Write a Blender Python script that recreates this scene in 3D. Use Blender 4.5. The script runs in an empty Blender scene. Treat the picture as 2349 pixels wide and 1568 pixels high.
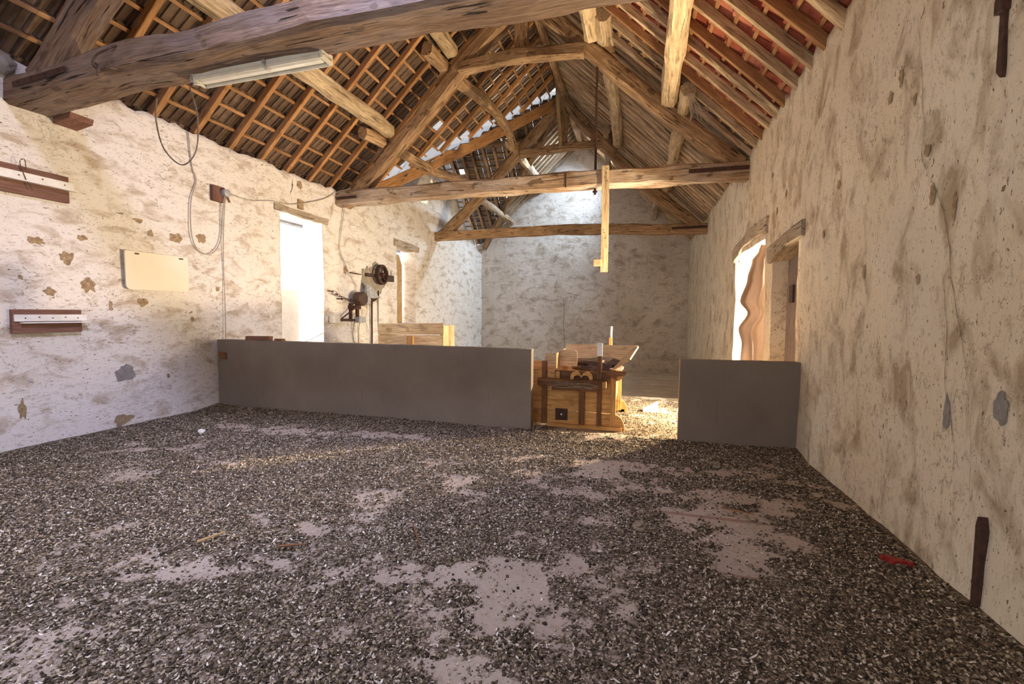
import bpy, math, random
import numpy as np
from mathutils import Vector, Matrix, noise
random.seed(7); rng = np.random.default_rng(7)
sc = bpy.context.scene; COL = sc.collection
XL, XR, YF, YB = -6.5, 1.73, -1.6, 18.35
YP = 5.7                      # front face of the concrete dividers
SL = .97; ZE = 4.24; XM = (XL+XR)/2; ZR = ZE+SL*(XM-XL)
YV = 14.1                     # axis of the side wing's roof
def zroof(x): return ZE+SL*(min(x-XL, XR-x))
def valley_x(y):              # plan line of the two valleys on the left slope
    if y < 9.6 or y > 18.35: return XL
    return XL+.1+(3.95*(1-abs(y-YV)/4.5 if y < YV else 1-(y-YV)/4.25))

# ------------------------------------------------------------- materials
def nt(name):
    m = bpy.data.materials.new(name); m.use_nodes = True
    t = m.node_tree; t.nodes.clear()
    o = t.nodes.new('ShaderNodeOutputMaterial'); b = t.nodes.new('ShaderNodeBsdfPrincipled')
    t.links.new(b.outputs[0], o.inputs[0]); return m, t, b
def N(t, typ, **kw):
    n = t.nodes.new(typ)
    for k, v in kw.items():
        if k in n.inputs: n.inputs[k].default_value = v
        else: setattr(n, k, v)
    return n
def L(t, a, b): t.links.new(a, b)
def ramp(t, src, stops):
    r = t.nodes.new('ShaderNodeValToRGB'); e = r.color_ramp.elements
    while len(e) < len(stops): e.new(.5)
    for i, (p, c) in enumerate(stops):
        e[i].position = p; e[i].color = (c[0], c[1], c[2], 1) if isinstance(c, (tuple, list)) else (c, c, c, 1)
    L(t, src, r.inputs[0]); return r.outputs[0]
def mix(t, f, a, b, mode='MIX'):
    n = t.nodes.new('ShaderNodeMix'); n.data_type = 'RGBA'; n.blend_type = mode
    for s, v in ((n.inputs[0], f), (n.inputs[6], a), (n.inputs[7], b)):
        if hasattr(v, 'links') or hasattr(v, 'is_linked'): L(t, v, s)
        elif isinstance(v, (tuple, list)): s.default_value = (v[0], v[1], v[2], 1)
        else: s.default_value = v
    return n.outputs[2]
def mapping(t, src, scale, loc=(0, 0, 0), rot=(0, 0, 0)):
    n = N(t, 'ShaderNodeMapping'); n.inputs['Scale'].default_value = scale
    n.inputs['Location'].default_value = loc; n.inputs['Rotation'].default_value = rot
    L(t, src, n.inputs[0]); return n.outputs[0]
def noi(t, vec, scale, detail=6, rough=.6, dist=0):
    n = N(t, 'ShaderNodeTexNoise'); n.inputs['Scale'].default_value = scale
    n.inputs['Detail'].default_value = detail; n.inputs['Roughness'].default_value = rough
    n.inputs['Distortion'].default_value = dist; L(t, vec, n.inputs['Vector']); return n.outputs[0]
def bump(t, b, h, s=.3, d=.01):
    n = N(t, 'ShaderNodeBump'); n.inputs['Strength'].default_value = s; n.inputs['Distance'].default_value = d
    L(t, h, n.inputs['Height']); L(t, n.outputs[0], b.inputs['Normal'])
def wood(name, dark, mid, light, rough=.8, crack=.5, knots=.3, bs=.5, pale=None, wash=0.):
    m, t, b = nt(name)
    at = N(t, 'ShaderNodeAttribute', attribute_name='gc'); oi = N(t, 'ShaderNodeObjectInfo')
    add = N(t, 'ShaderNodeVectorMath', operation='ADD'); mul = N(t, 'ShaderNodeMath', operation='MULTIPLY')
    L(t, oi.outputs['Random'], mul.inputs[0]); mul.inputs[1].default_value = 37.
    L(t, at.outputs['Vector'], add.inputs[0]); L(t, mul.outputs[0], add.inputs[1])
    v = add.outputs[0]
    g = noi(t, mapping(t, v, (1.2, 14, 14)), 2.2, 7, .65, .6)
    g2 = noi(t, mapping(t, v, (2.5, 60, 60)), 2., 5, .6)
    big = noi(t, v, 1.6, 4, .6)
    c = ramp(t, g, [(.36, dark), (.5, mid), (.64, light)])
    c = mix(t, .38, c, ramp(t, g2, [(.36, [x*.45 for x in mid]), (.66, [min(1, x*1.3) for x in light])]))
    c = mix(t, ramp(t, big, [(.38, 0.), (.72, .55)]), c, [x*.8 for x in dark])
    if pale: c = mix(t, ramp(t, noi(t, mapping(t, v, (1, 3, 3)), 1.1, 5, .6), [(.42, 0.), (.62, wash)]), c, pale)
    ck = noi(t, mapping(t, v, (.8, 13, 13)), 1.9, 4, .5, .8)
    cr = ramp(t, ck, [(.345, 1.), (.375, 0.)])
    mm = N(t, 'ShaderNodeMath', operation='MULTIPLY'); L(t, cr, mm.inputs[0]); mm.inputs[1].default_value = crack
    c = mix(t, mm.outputs[0], c, [x*.12 for x in dark])
    kn = noi(t, mapping(t, v, (1.4, 2.5, 2.5)), 3.3, 2, .4)
    c = mix(t, ramp(t, kn, [(.64, 0.), (.69, knots)]), c, [x*.3 for x in dark])
    rb = N(t, 'ShaderNodeHueSaturation'); L(t, c, rb.inputs['Color'])
    vm = N(t, 'ShaderNodeMapRange'); L(t, oi.outputs['Random'], vm.inputs[0]); vm.inputs[3].default_value = .82; vm.inputs[4].default_value = 1.15
    L(t, vm.outputs[0], rb.inputs['Value'])
    L(t, rb.outputs[0], b.inputs['Base Color']); b.inputs['Roughness'].default_value = rough
    b.inputs['Specular IOR Level'].default_value = .25
    mx = N(t, 'ShaderNodeMath', operation='SUBTRACT'); L(t, g, mx.inputs[0]); L(t, cr, mx.inputs[1])
    bump(t, b, mx.outputs[0], bs, .012); return m
def plaster(name, base, base2, dirt, clay, streak='h', amount=1., warm=None, specks=1.):
    m, t, b = nt(name)
    g = N(t, 'ShaderNodeNewGeometry').outputs['Position']
    s = (1, 1, 1.5 if name.endswith('back') else 2.1) if streak == 'h' else (1, 1.7, 1)
    big = noi(t, g, .55, 5, .6); med = noi(t, mapping(t, g, s), 2.6, 8, .62, .5); fine = noi(t, mapping(t, g, s), 13, 6, .7, .6)
    c = mix(t, ramp(t, big, [(.35, 0.), (.65, 1.)]), base, base2)
    c = mix(t, ramp(t, med, [(.50, 0.), (.66, .62*amount)]), c, dirt)
    k = N(t, 'ShaderNodeMath', operation='MULTIPLY'); L(t, ramp(t, fine, [(.54, 0.), (.68, 1.)]), k.inputs[0]); L(t, ramp(t, noi(t, g, 1.5, 3, .5), [(.38, .12), (.62, .95)]), k.inputs[1])
    c = mix(t, k.outputs[0], c, [x*.62 for x in dirt])
    # short dark flecks (straw ends, chips in the limewash)
    f2 = noi(t, mapping(t, g, (1, 1, 3.2) if streak == 'h' else (1, 3.2, 1.3), rot=(.25, 0, 0)), 24, 3, .55, .9)
    k2 = N(t, 'ShaderNodeMath', operation='MULTIPLY'); L(t, ramp(t, f2, [(.64, 0.), (.67, 1.)]), k2.inputs[0]); k2.inputs[1].default_value = .8*specks
    c = mix(t, k2.outputs[0], c, (.13, .085, .05))
    f3 = noi(t, mapping(t, g, (1, 1, 1.7) if streak == 'h' else (1, 1.8, 1)), 9, 4, .6, .3)
    cl = ramp(t, f3, [(.70, 0.), (.725, 1.)])
    c = mix(t, cl, c, clay)
    # fine meandering cracks
    w = noi(t, mapping(t, g, (1, 1.4, .8)), 1.5, 7, .62, .2)
    a = N(t, 'ShaderNodeMath', operation='SUBTRACT'); L(t, w, a.inputs[0]); a.inputs[1].default_value = .5
    ab = N(t, 'ShaderNodeMath', operation='ABSOLUTE'); L(t, a.outputs[0], ab.inputs[0])
    k3 = N(t, 'ShaderNodeMath', operation='MULTIPLY'); L(t, ramp(t, ab.outputs[0], [(.0, 1.), (.0035, 0.)]), k3.inputs[0]); L(t, ramp(t, big, [(.5, 0.), (.56, .75)]), k3.inputs[1])
    c = mix(t, k3.outputs[0], c, (.14, .1, .07))
    L(t, c, b.inputs['Base Color']); b.inputs['Roughness'].default_value = .93; b.inputs['Specular IOR Level'].default_value = .15
    h = N(t, 'ShaderNodeMath', operation='ADD'); L(t, med, h.inputs[0]); 
    hh = N(t, 'ShaderNodeMath', operation='MULTIPLY'); L(t, fine, hh.inputs[0]); hh.inputs[1].default_value = .35; L(t, hh.outputs[0], h.inputs[1])
    h2 = N(t, 'ShaderNodeMath', operation='SUBTRACT'); L(t, h.outputs[0], h2.inputs[0]); L(t, cl, h2.inputs[1])
    bump(t, b, h2.outputs[0], .75, .03); return m
def simple(name, col, col2=None, scale=8, rough=.7, metal=0, bs=.3, bd=.004, lo=.35, hi=.65, spec=.4):
    m, t, b = nt(name)
    g = N(t, 'ShaderNodeNewGeometry').outputs['Position']
    n = noi(t, g, scale, 6, .65)
    c = ramp(t, n, [(lo, col), (hi, col2 or [x*.6 for x in col])])
    L(t, c, b.inputs['Base Color']); b.inputs['Roughness'].default_value = rough; b.inputs['Metallic'].default_value = metal
    b.inputs['Specular IOR Level'].default_value = spec
    bump(t, b, n, bs, bd); return m
M = {}
M['old'] = wood('old_oak', (.13, .065, .030), (.36, .215, .11), (.60, .41, .24), crack=.8, knots=.5, bs=.8)
M['oldpale'] = wood('pale_oak', (.27, .17, .085), (.57, .41, .235), (.78, .62, .41), crack=.5, knots=.3, bs=.7)
M['near'] = wood('grey_oak', (.085, .047, .030), (.20, .125, .085), (.33, .225, .155), crack=.9, knots=.4, bs=1., pale=(.34, .30, .30), wash=.25)
M['washed'] = wood('limed_oak', (.17, .10, .055), (.36, .235, .14), (.53, .38, .25), crack=.7, knots=.6, bs=.8, pale=(.62, .54, .47), wash=.55)
M['sawn'] = wood('sawn_pine', (.25, .11, .04), (.44, .215, .085), (.58, .32, .14), crack=.12, knots=.35, bs=.2)
M['batten'] = wood('batten_pine', (.22, .10, .04), (.42, .21, .09), (.56, .32, .15), crack=.2, knots=.2, bs=.3)
M['pole'] = wood('split_poles', (.17, .095, .05), (.42, .27, .155), (.66, .48, .30), crack=.5, knots=.3, bs=.7, pale=(.62, .54, .42), wash=.4)
M['box'] = wood('plank_pine', (.36, .22, .10), (.58, .40, .21), (.72, .55, .33), crack=.25, knots=.35, bs=.25)
M['orange'] = wood('varnished_pine', (.36, .17, .05), (.60, .33, .12), (.74, .46, .19), crack=.15, knots=.3, bs=.2)
M['brownwood'] = wood('dark_stained', (.10, .045, .02), (.20, .095, .045), (.30, .15, .075), crack=.3, knots=.2, bs=.3)
M['redboard'] = wood('red_brown_board', (.14, .065, .045), (.21, .105, .075), (.27, .14, .10), crack=.1, knots=.1, bs=.15)
M['greyleaf'] = wood('mauve_leaf', (.13, .10, .09), (.22, .17, .15), (.30, .24, .21), crack=.2, knots=.1, bs=.2)
M['lintel'] = wood('bleached_lintel', (.25, .18, .12), (.45, .36, .26), (.60, .50, .38), crack=.9, knots=.3, bs=.8)
M['floorboard'] = wood('dusty_boards', (.42, .34, .26), (.62, .52, .41), (.72, .62, .5), crack=.2, knots=.1, bs=.2)
M['left'] = plaster('limewash_left', (.80, .745, .70), (.76, .70, .63), (.44, .34, .24), (.33, .22, .12), 'h', 1.3, specks=1.1)
M['right'] = plaster('limewash_right', (.74, .665, .54), (.70, .60, .44), (.36, .27, .175), (.25, .165, .09), 'v', 1.35, specks=1.1)
M['back'] = plaster('limewash_back', (.74, .67, .61), (.62, .55, .48), (.36, .28, .21), (.26, .16, .10), 'h', 1.25, specks=1.)
M['clay'] = simple('bare_clay', (.44, .32, .19), (.22, .145, .08), 22, .95, bs=1., bd=.01)
M['claygrey'] = simple('grey_render', (.30, .275, .26), (.20, .18, .165), 14, .95, bs=.6, bd=.01)
M['crackm'] = simple('crack_dark', (.22, .17, .12), (.10, .07, .05), 30, 1.)
M['iron'] = simple('rusty_iron', (.095, .042, .028), (.04, .022, .017), 26, .75, .15, .8, .004)
M['blackiron'] = simple('black_iron', (.06, .045, .04), (.13, .075, .05), 20, .6, .4, .6)
M['castgrey'] = simple('painted_grey', (.42, .44, .46), (.28, .26, .25), 18, .6, .1)
M['whitem'] = simple('cream_enamel', (.72, .68, .58), (.60, .55, .44), 7, .4, 0, .1, .002)
M['reflector'] = simple('white_tube', (.86, .85, .80), (.78, .74, .66), 9, .25, 0, .05, .001)
M['panel'] = simple('ivory_panel', (.84, .78, .66), (.80, .72, .58), 1.5, .5, 0, .1, .002)
M['strip'] = simple('white_strip', (.80, .78, .75), (.70, .66, .60), 10, .5, 0, .2, .002)
M['cable'] = simple('dusty_cable', (.23, .20, .18), (.14, .11, .09), 20, .7)
M['cablepale'] = simple('pale_cable', (.46, .41, .36), (.32, .28, .25), 20, .7)
M['greycap'] = simple('grey_bakelite', (.42, .42, .43), (.34, .33, .33), 8, .4)
M['paper'] = simple('white_card', (.80, .78, .75), (.70, .66, .60), 10, .8)
M['red'] = simple('red_plastic', (.34, .025, .02), (.22, .015, .012), 30, .5)
M['brick'] = simple('brick_red', (.26, .12, .08), (.16, .08, .055), 18, .9)
M['stone'] = simple('rubble', (.40, .35, .30), (.24, .20, .16), 6, .95, bs=1., bd=.03)
M['earth'] = simple('trodden_earth', (.30, .24, .17), (.20, .16, .11), 3, 1.)
M['web'] = simple('cobweb', (.48, .42, .36), (.38, .32, .26), 20, 1.)
# concrete dividers
m, t, b = nt('grey_concrete'); g = N(t, 'ShaderNodeNewGeometry').outputs['Position']
a = noi(t, g, 1.1, 6, .6); s_ = noi(t, mapping(t, g, (9, 9, .5)), 3, 5, .6); f = noi(t, g, 30, 4, .6)
c = ramp(t, a, [(.3, (.165, .132, .108)), (.7, (.24, .196, .16))])
c = mix(t, ramp(t, s_, [(.62, 0.), (.74, .5)]), c, (.10, .085, .075))
c = mix(t, ramp(t, f, [(.70, 0.), (.74, .8)]), c, (.08, .065, .05))
L(t, c, b.inputs['Base Color']); b.inputs['Roughness'].default_value = .8; bump(t, b, f, .3, .004); M['concrete'] = m
# tiles
def tilemat(name, c1, c2, c3, rough, spec=.5):
    m, t, b = nt(name); g = N(t, 'ShaderNodeNewGeometry')
    r = ramp(t, g.outputs['Random Per Island'], [(0., c1), (.5, c2), (1., c3)])
    n = noi(t, g.outputs['Position'], 9, 6, .65)
    c = mix(t, ramp(t, n, [(.45, 0.), (.7, .6)]), r, [x*.5 for x in c1])
    L(t, c, b.inputs['Base Color']); b.inputs['Roughness'].default_value = rough; b.inputs['Specular IOR Level'].default_value = spec
    bump(t, b, n, .35, .01); return m
M['tdark'] = tilemat('dark_glazed_tiles', (.085, .05, .032), (.14, .088, .055), (.22, .145, .095), .30, .9)
M['tred'] = tilemat('red_clay_tiles', (.34, .085, .045), (.44, .125, .07), (.50, .19, .12), .75, .3)
M['ttan'] = tilemat('mossy_lathing', (.24, .16, .10), (.33, .235, .15), (.42, .32, .22), .9, .2)
# glowing-through brown cloth
m, t, b = nt('brown_plastic_curtain'); g = N(t, 'ShaderNodeNewGeometry').outputs['Position']
n = noi(t, mapping(t, g, (1, 1, .3)), 8, 4, .5)
L(t, ramp(t, n, [(.3, (.20, .13, .095)), (.7, (.30, .205, .15))]), b.inputs['Base Color']); b.inputs['Roughness'].default_value = .35
tr = N(t, 'ShaderNodeBsdfTranslucent'); tr.inputs[0].default_value = (.30, .19, .13, 1)
ms = N(t, 'ShaderNodeMixShader'); ms.inputs[0].default_value = .10
L(t, b.outputs[0], ms.inputs[1]); L(t, tr.outputs[0], ms.inputs[2])
L(t, ms.outputs[0], [x for x in t.nodes if x.type == 'OUTPUT_MATERIAL'][0].inputs[0]); M['curtain'] = m
# floor: pinkish slabs with crust of droppings where the attribute says so
m, t, b = nt('littered_slabs'); gp = N(t, 'ShaderNodeNewGeometry'); g = gp.outputs['Position']
at = N(t, 'ShaderNodeAttribute', attribute_name='litter')
bare = ramp(t, noi(t, g, 1.6, 6, .6), [(.3, (.37, .305, .245)), (.7, (.47, .395, .32))])
bare = mix(t, ramp(t, noi(t, g, 34, 4, .7), [(.52, 0.), (.70, .6)]), bare, (.25, .185, .14))
sj = N(t, 'ShaderNodeSeparateXYZ'); L(t, g, sj.inputs[0])
md = N(t, 'ShaderNodeMath', operation='PINGPONG'); ofs = N(t, 'ShaderNodeMath', operation='ADD'); L(t, sj.outputs[1], ofs.inputs[0]); ofs.inputs[1].default_value = -4.33+8
L(t, ofs.outputs[0], md.inputs[0]); md.inputs[1].default_value = .41
jm = N(t, 'ShaderNodeMath', operation='MULTIPLY'); L(t, ramp(t, md.outputs[0], [(.02, 1.), (.028, 0.)]), jm.inputs[0]); jx = ramp(t, sj.outputs[0], [(.05, 0.), (.12, .75)]); L(t, jx, jm.inputs[1])
bare = mix(t, jm.outputs[0], bare, (.27, .16, .12))
sp = noi(t, g, 46, 4, .7); sp2 = noi(t, g, 15, 5, .65)
crust = ramp(t, sp, [(.34, (.045, .035, .026)), (.48, (.14, .108, .078)), (.60, (.25, .20, .15)), (.70, (.44, .37, .30))])
lm = N(t, 'ShaderNodeMath', operation='ADD'); L(t, at.outputs['Fac'], lm.inputs[0]); 
l2 = N(t, 'ShaderNodeMath', operation='MULTIPLY_ADD'); L(t, sp2, l2.inputs[0]); l2.inputs[1].default_value = 1.3; l2.inputs[2].default_value = -.65; L(t, l2.outputs[0], lm.inputs[1])
L(t, mix(t, ramp(t, lm.outputs[0], [(.44, 0.), (.60, 1.)]), bare, crust), b.inputs['Base Color'])
b.inputs['Roughness'].default_value = .95; b.inputs['Specular IOR Level'].default_value = .1
bump(t, b, sp, .9, .012); M['floor'] = m
def island(name, stops, rough=.9, transl=0):
    m, t, b = nt(name); g = N(t, 'ShaderNodeNewGeometry')
    L(t, ramp(t, g.outputs['Random Per Island'], stops), b.inputs['Base Color']); b.inputs['Roughness'].default_value = rough
    b.inputs['Specular IOR Level'].default_value = .15; return m
M['dung'] = island('droppings', [(0., (.032, .025, .018)), (.45, (.10, .075, .048)), (.78, (.24, .19, .13)), (1., (.46, .39, .29))])
M['husk'] = island('down_and_husks', [(0., (.28, .22, .16)), (.5, (.44, .37, .29)), (.85, (.62, .55, .46)), (1., (.80, .76, .70))])

# ------------------------------------------------------------- mesh helpers
class MB:
    def __init__(s): s.v = []; s.f = []; s.g = []
    def add(s, vs, fs, gs=None):
        o = len(s.v); s.v += [tuple(v) for v in vs]; s.f += [tuple(o+i for i in f) for f in fs]
        s.g += [tuple(g) for g in (gs if gs is not None else vs)]; return s
    def box(s, a, b, rot=0., piv=None, ax='z', jit=0.):
        a, b = Vector(a), Vector(b); d = b-a
        dims = [abs(d.x), abs(d.y), abs(d.z)]; k = dims.index(max(dims)); o = [k]+[i for i in range(3) if i != k]
        vs = []; gs = []
        for i in (0, 1):
            for j in (0, 1):
                for l in (0, 1):
                    p = Vector((a.x if i == 0 else b.x, a.y if j == 0 else b.y, a.z if l == 0 else b.z))
                    gs.append((p[o[0]], p[o[1]], p[o[2]]))
                    if jit: p = p+Vector([random.uniform(-jit, jit) for _ in range(3)])
                    vs.append(p)
        if rot:
            c = Vector(piv) if piv else (a+b)/2; R = Matrix.Rotation(rot, 3, ax.upper()); vs = [c+R@(v-c) for v in vs]
        return s.add(vs, [(0, 1, 3, 2), (4, 6, 7, 5), (0, 4, 5, 1), (2, 3, 7, 6), (0, 2, 6, 4), (1, 5, 7, 3)], gs)
    def beam(s, pts, w, h, ch=.12, jit=.012, step=.25, up=(0, 0, 1), taper=1., rnd=False, seed=None):
        """hewn timber swept along pts; w across, h along 'up'; ch = chamfer share"""
        pts = [Vector(p) for p in pts]; out = []; cum = 0.
        sm = [pts[0]]
        for p, q in zip(pts[:-1], pts[1:]):
            n = max(1, int((q-p).length/step))
            for i in range(1, n+1): sm.append(p.lerp(q, i/n))
        if len(pts) > 2:
            for _ in range(3): sm = [sm[0]]+[(sm[i-1]+sm[i]*2+sm[i+1])/4 for i in range(1, len(sm)-1)]+[sm[-1]]
        sd = seed if seed is not None else random.uniform(0, 99); U = Vector(up); n = len(sm); prev = None
        c = ch
        sec = [(-.5+c, -.5), (.5-c, -.5), (.5, -.5+c), (.5, .5-c), (.5-c, .5), (-.5+c, .5), (-.5, .5-c), (-.5, -.5+c)]
        if rnd: sec = [(.5*math.cos(a), .5*math.sin(a)) for a in [math.pi*2*i/12 for i in range(12)]]
        K = len(sec); vs = []; gs = []
        tot = sum((sm[i+1]-sm[i]).length for i in range(n-1))
        for i, p in enumerate(sm):
            T = (sm[min(i+1, n-1)]-sm[max(i-1, 0)]).normalized()
            A = T.cross(U).normalized(); B = A.cross(T).normalized()
            if i: cum += (p-sm[i-1]).length
            k = 1+(taper-1)*cum/max(tot, 1e-6)
            for j, (x, y) in enumerate(sec):
                q = p+A*x*w*k+B*y*h*k
                if jit:
                    d = noise.noise_vector(Vector((cum*1.3+sd, x*2.5, y*2.5)))*jit*1.6+noise.noise_vector(Vector((cum*5+sd, x*6, y*6)))*jit*.6
                    q = q+A*d.x+B*d.y
                vs.append(q); gs.append((cum+sd, x*w, y*h))
        fs = [tuple(range(K))[::-1]] if True else []
        for i in range(n-1):
            for j in range(K): fs.append((i*K+j, i*K+(j+1) % K, (i+1)*K+(j+1) % K, (i+1)*K+j))
        fs.append(tuple((n-1)*K+j for j in range(K)))
        fs = [f[::-1] for f in fs]
        return s.add(vs, fs, gs)
    def tube(s, pts, r, n=7, cap=True):
        pts = [Vector(p) for p in pts]; vs = []; gs = []; cum = 0
        for i, p in enumerate(pts):
            T = (pts[min(i+1, len(pts)-1)]-pts[max(i-1, 0)]).normalized()
            U = Vector((0, 0, 1)) if abs(T.z) < .9 else Vector((0, 1, 0))
            A = T.cross(U).normalized(); B = A.cross(T)
            if i: cum += (p-pts[i-1]).length
            for j in range(n):
                a = 2*math.pi*j/n; vs.append(p+A*r*math.cos(a)+B*r*math.sin(a)); gs.append((cum, math.cos(a)*r, math.sin(a)*r))
        fs = [(i*n+j, i*n+(j+1) % n, (i+1)*n+(j+1) % n, (i+1)*n+j) for i in range(len(pts)-1) for j in range(n)]
        if cap: fs += [tuple(range(n))[::-1], tuple((len(pts)-1)*n+j for j in range(n))]
        return s.add(vs, fs, gs)
    def prism(s, poly, ax, a, b):
        """poly in the two other axes (cyclic order x,y,z), extruded along ax from a to b"""
        n = len(poly); vs = []
        for d in (a, b):
            for u, w in poly:
                vs.append({'x': (d, u, w), 'y': (u, d, w), 'z': (u, w, d)}[ax])
        return s.add(vs, [tuple(range(n)), tuple(range(n, 2*n))[::-1]]+[(i, i+n, (i+1) % n+n, (i+1) % n) for i in range(n)])
    def lathe(s, c, ax, prof, n=20):
        """prof: (radius, offset along ax)"""
        vs = []
        for r, o in prof:
            for j in range(n):
                a = 2*math.pi*j/n; u, w = r*math.cos(a), r*math.sin(a)
                vs.append(Vector(c)+Vector({'x': (o, u, w), 'y': (u, o, w), 'z': (u, w, o)}[ax]))
        m = len(prof)
        fs = [(i*n+j, (i+1)*n+j, (i+1)*n+(j+1) % n, i*n+(j+1) % n) for i in range(m-1) for j in range(n)]
        fs += [tuple(range(n)), tuple((m-1)*n+j for j in range(n))[::-1]]
        return s.add(vs, fs)
    def build(s, name, mat, parent=None, smooth=False, origin=None):
        me = bpy.data.meshes.new(name)
        if parent is not None: o0 = PL[parent.name]
        else: o0 = Vector(origin) if origin is not None else Vector(((min(v[0] for v in s.v)+max(v[0] for v in s.v))/2, (min(v[1] for v in s.v)+max(v[1] for v in s.v))/2, min(v[2] for v in s.v)))
        me.from_pydata([tuple(Vector(v)-o0) for v in s.v], [], s.f); me.update()
        at = me.attributes.new('gc', 'FLOAT_VECTOR', 'POINT'); at.data.foreach_set('vector', np.array(s.g, dtype=np.float32).ravel())
        import bmesh
        bm = bmesh.new(); bm.from_mesh(me); bmesh.ops.recalc_face_normals(bm, faces=bm.faces); bm.to_mesh(me); bm.free()
        me.materials.append(M[mat])
        if smooth: me.polygons.foreach_set('use_smooth', [True]*len(me.polygons))
        o = bpy.data.objects.new(name, me); COL.objects.link(o)
        if parent is not None: o.parent = parent; PL[o.name] = PL[parent.name]
        else: o.location = o0; PL[o.name] = o0
        return o
PL = {}
def tag(o, label=None, cat=None, group=None, kind=None):
    if label: o['label'] = label
    if cat: o['category'] = cat
    if group: o['group'] = group
    if kind: o['kind'] = kind
    return o
def empty(name, loc, label, cat, group=None):
    o = bpy.data.objects.new(name, None); COL.objects.link(o); o.location = loc; PL[o.name] = Vector(loc)
    o.empty_display_size = .1
    return tag(o, label, cat, group)
def bev(o, w=.006):
    m = o.modifiers.new('b', 'BEVEL'); m.width = w; m.segments = 2; m.limit_method = 'ANGLE'; return o
def spline(pts, n=10):
    pts = [Vector(p) for p in pts]; out = []
    P = [pts[0]]+pts+[pts[-1]]
    for i in range(1, len(P)-2):
        for k in range(n):
            u = k/n; a, b_, c, d = P[i-1], P[i], P[i+1], P[i+2]
            out.append(.5*((2*b_)+(c-a)*u+(2*a-5*b_+4*c-d)*u*u+(3*b_-a-3*c+d)*u**3))
    out.append(pts[-1]); return out

# ------------------------------------------------------------- walls
def wall(name, ax, pos, thick, u0, u1, z0, topf, openings, mat, disp=.02, step=.09, noisetop=.03):
    """ax 'x': wall in plane x=pos running along y. openings (u0,u1,z0,z1)."""
    us = set(np.round(np.arange(u0, u1, step), 4)); us.add(u1); zs = set(np.round(np.arange(z0, 4., step*1.3), 4))
    for a, b_, c, d in openings:
        us = {u for u in us if min(abs(u-a), abs(u-b_)) > .035}; zs = {z for z in zs if min(abs(z-c), abs(z-d)) > .035}
        us |= {a, b_}; zs |= {c, d}
    us = sorted(us); zs = sorted(zs); ztop0 = zs[-1]
    rows = [('z', z) for z in zs]+[('t', k/4) for k in range(1, 5)] if topf(u0+.01) < 5.5 and topf((u0+u1)/2) < 6.6 else [('z', z) for z in zs]+[('t', k/14) for k in range(1, 15)]
    nu, nz = len(us), len(rows); F = []; Bk = []
    for r, (kind, val) in enumerate(rows):
        for u in us:
            tz = topf(u)
            z = val if kind == 'z' else ztop0+(tz-ztop0)*val
            if kind == 'z' and z > tz: z = tz
            if kind == 't' and val == 1: z += noisetop*(noise.noise(Vector((u*4, pos, 3)))+.8*noise.noise(Vector((u*13, pos, 1))))
            d = disp*(noise.noise(Vector((u*.9, z*.9, pos)))*1.3+noise.noise(Vector((u*3, z*3, pos)))*.6+noise.noise(Vector((u*8, z*8, pos)))*.2)
            F.append((pos+d, u, z) if ax == 'x' else (u, pos+d, z))
            Bk.append((pos+thick, u, z) if ax == 'x' else (u, pos+thick, z))
    keep = np.ones((nz-1, nu-1), bool)
    for j in range(nu-1):
        uc = (us[j]+us[j+1])/2
        for i in range(nz-1):
            if rows[i+1][0] == 'z':
                zc = (rows[i][1]+rows[i+1][1])/2
                if any(a < uc < b_ and c < zc < d for a, b_, c, d in openings): keep[i, j] = False
                if rows[i][1] >= topf(uc)+.001: keep[i, j] = False
    o = nu*nz; fs = []
    I = lambda i, j: i*nu+j
    for i in range(nz-1):
        for j in range(nu-1):
            if not keep[i, j]: continue
            q = (I(i, j), I(i, j+1), I(i+1, j+1), I(i+1, j)); fs.append(q); fs.append(tuple(o+k for k in q[::-1]))
            for (di, dj, a, b_) in ((-1, 0, q[0], q[1]), (1, 0, q[3], q[2]), (0, -1, q[0], q[3]), (0, 1, q[1], q[2])):
                ii, jj = i+di, j+dj
                if ii < 0 or jj < 0 or ii >= nz-1 or jj >= nu-1 or not keep[ii, jj]: fs.append((a, b_, b_+o, a+o))
    mb = MB(); mb.add(F+Bk, fs)
    ob = mb.build(name, mat, smooth=False); 
    for p in ob.data.polygons: p.use_smooth = abs(p.normal[0 if ax == 'x' else 1]) > .6
    return tag(ob, kind='structure')
def jag(u, s=0): return .06*noise.noise(Vector((u*1.7, s, 0)))+.045*noise.noise(Vector((u*6, s, 2)))
def topL(u):
    if 12.4 < u < 17.5:
        pts = [(12.4, 5.2), (13.1, 6.0), (15.4, 6.1), (16.2, 4.95), (17.5, 4.4)]
    elif 9.7 < u <= 12.4: pts = [(9.7, 4.3), (12.4, 5.2)]
    else: return 4.2+jag(u)
    for (a, b_), (c, d) in zip(pts[:-1], pts[1:]):
        if a <= u <= c: return b_+(d-b_)*(u-a)/(c-a)
    return 4.3
def topR(u):
    st = .10*(1-((u/.42) % 1))
    return 4.30+jag(u, 5)+st*(1 if u < 9 else .4)
W1 = (7.09, 8.29, .35, 3.40); W2 = (11.33, 12.42, 1.24, 3.40)
D1 = (7.44, 9.60, .0, 2.66); D2 = (5.88, 7.04, .0, 2.40)
wl = wall('wall_left', 'x', XL, -.5, YF, YB, -1., topL, [W1, W2], 'left')
wr = wall('wall_right', 'x', XR, .45, YF, YB, -1., topR, [D1, D2], 'right', disp=.025)
wb = wall('wall_back', 'y', YB, .4, XL-.3, XR+.3, -1., lambda u: max(4.2, zroof(max(XL, min(XR, u)))+.2), [], 'back', disp=.03, step=.12)
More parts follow.
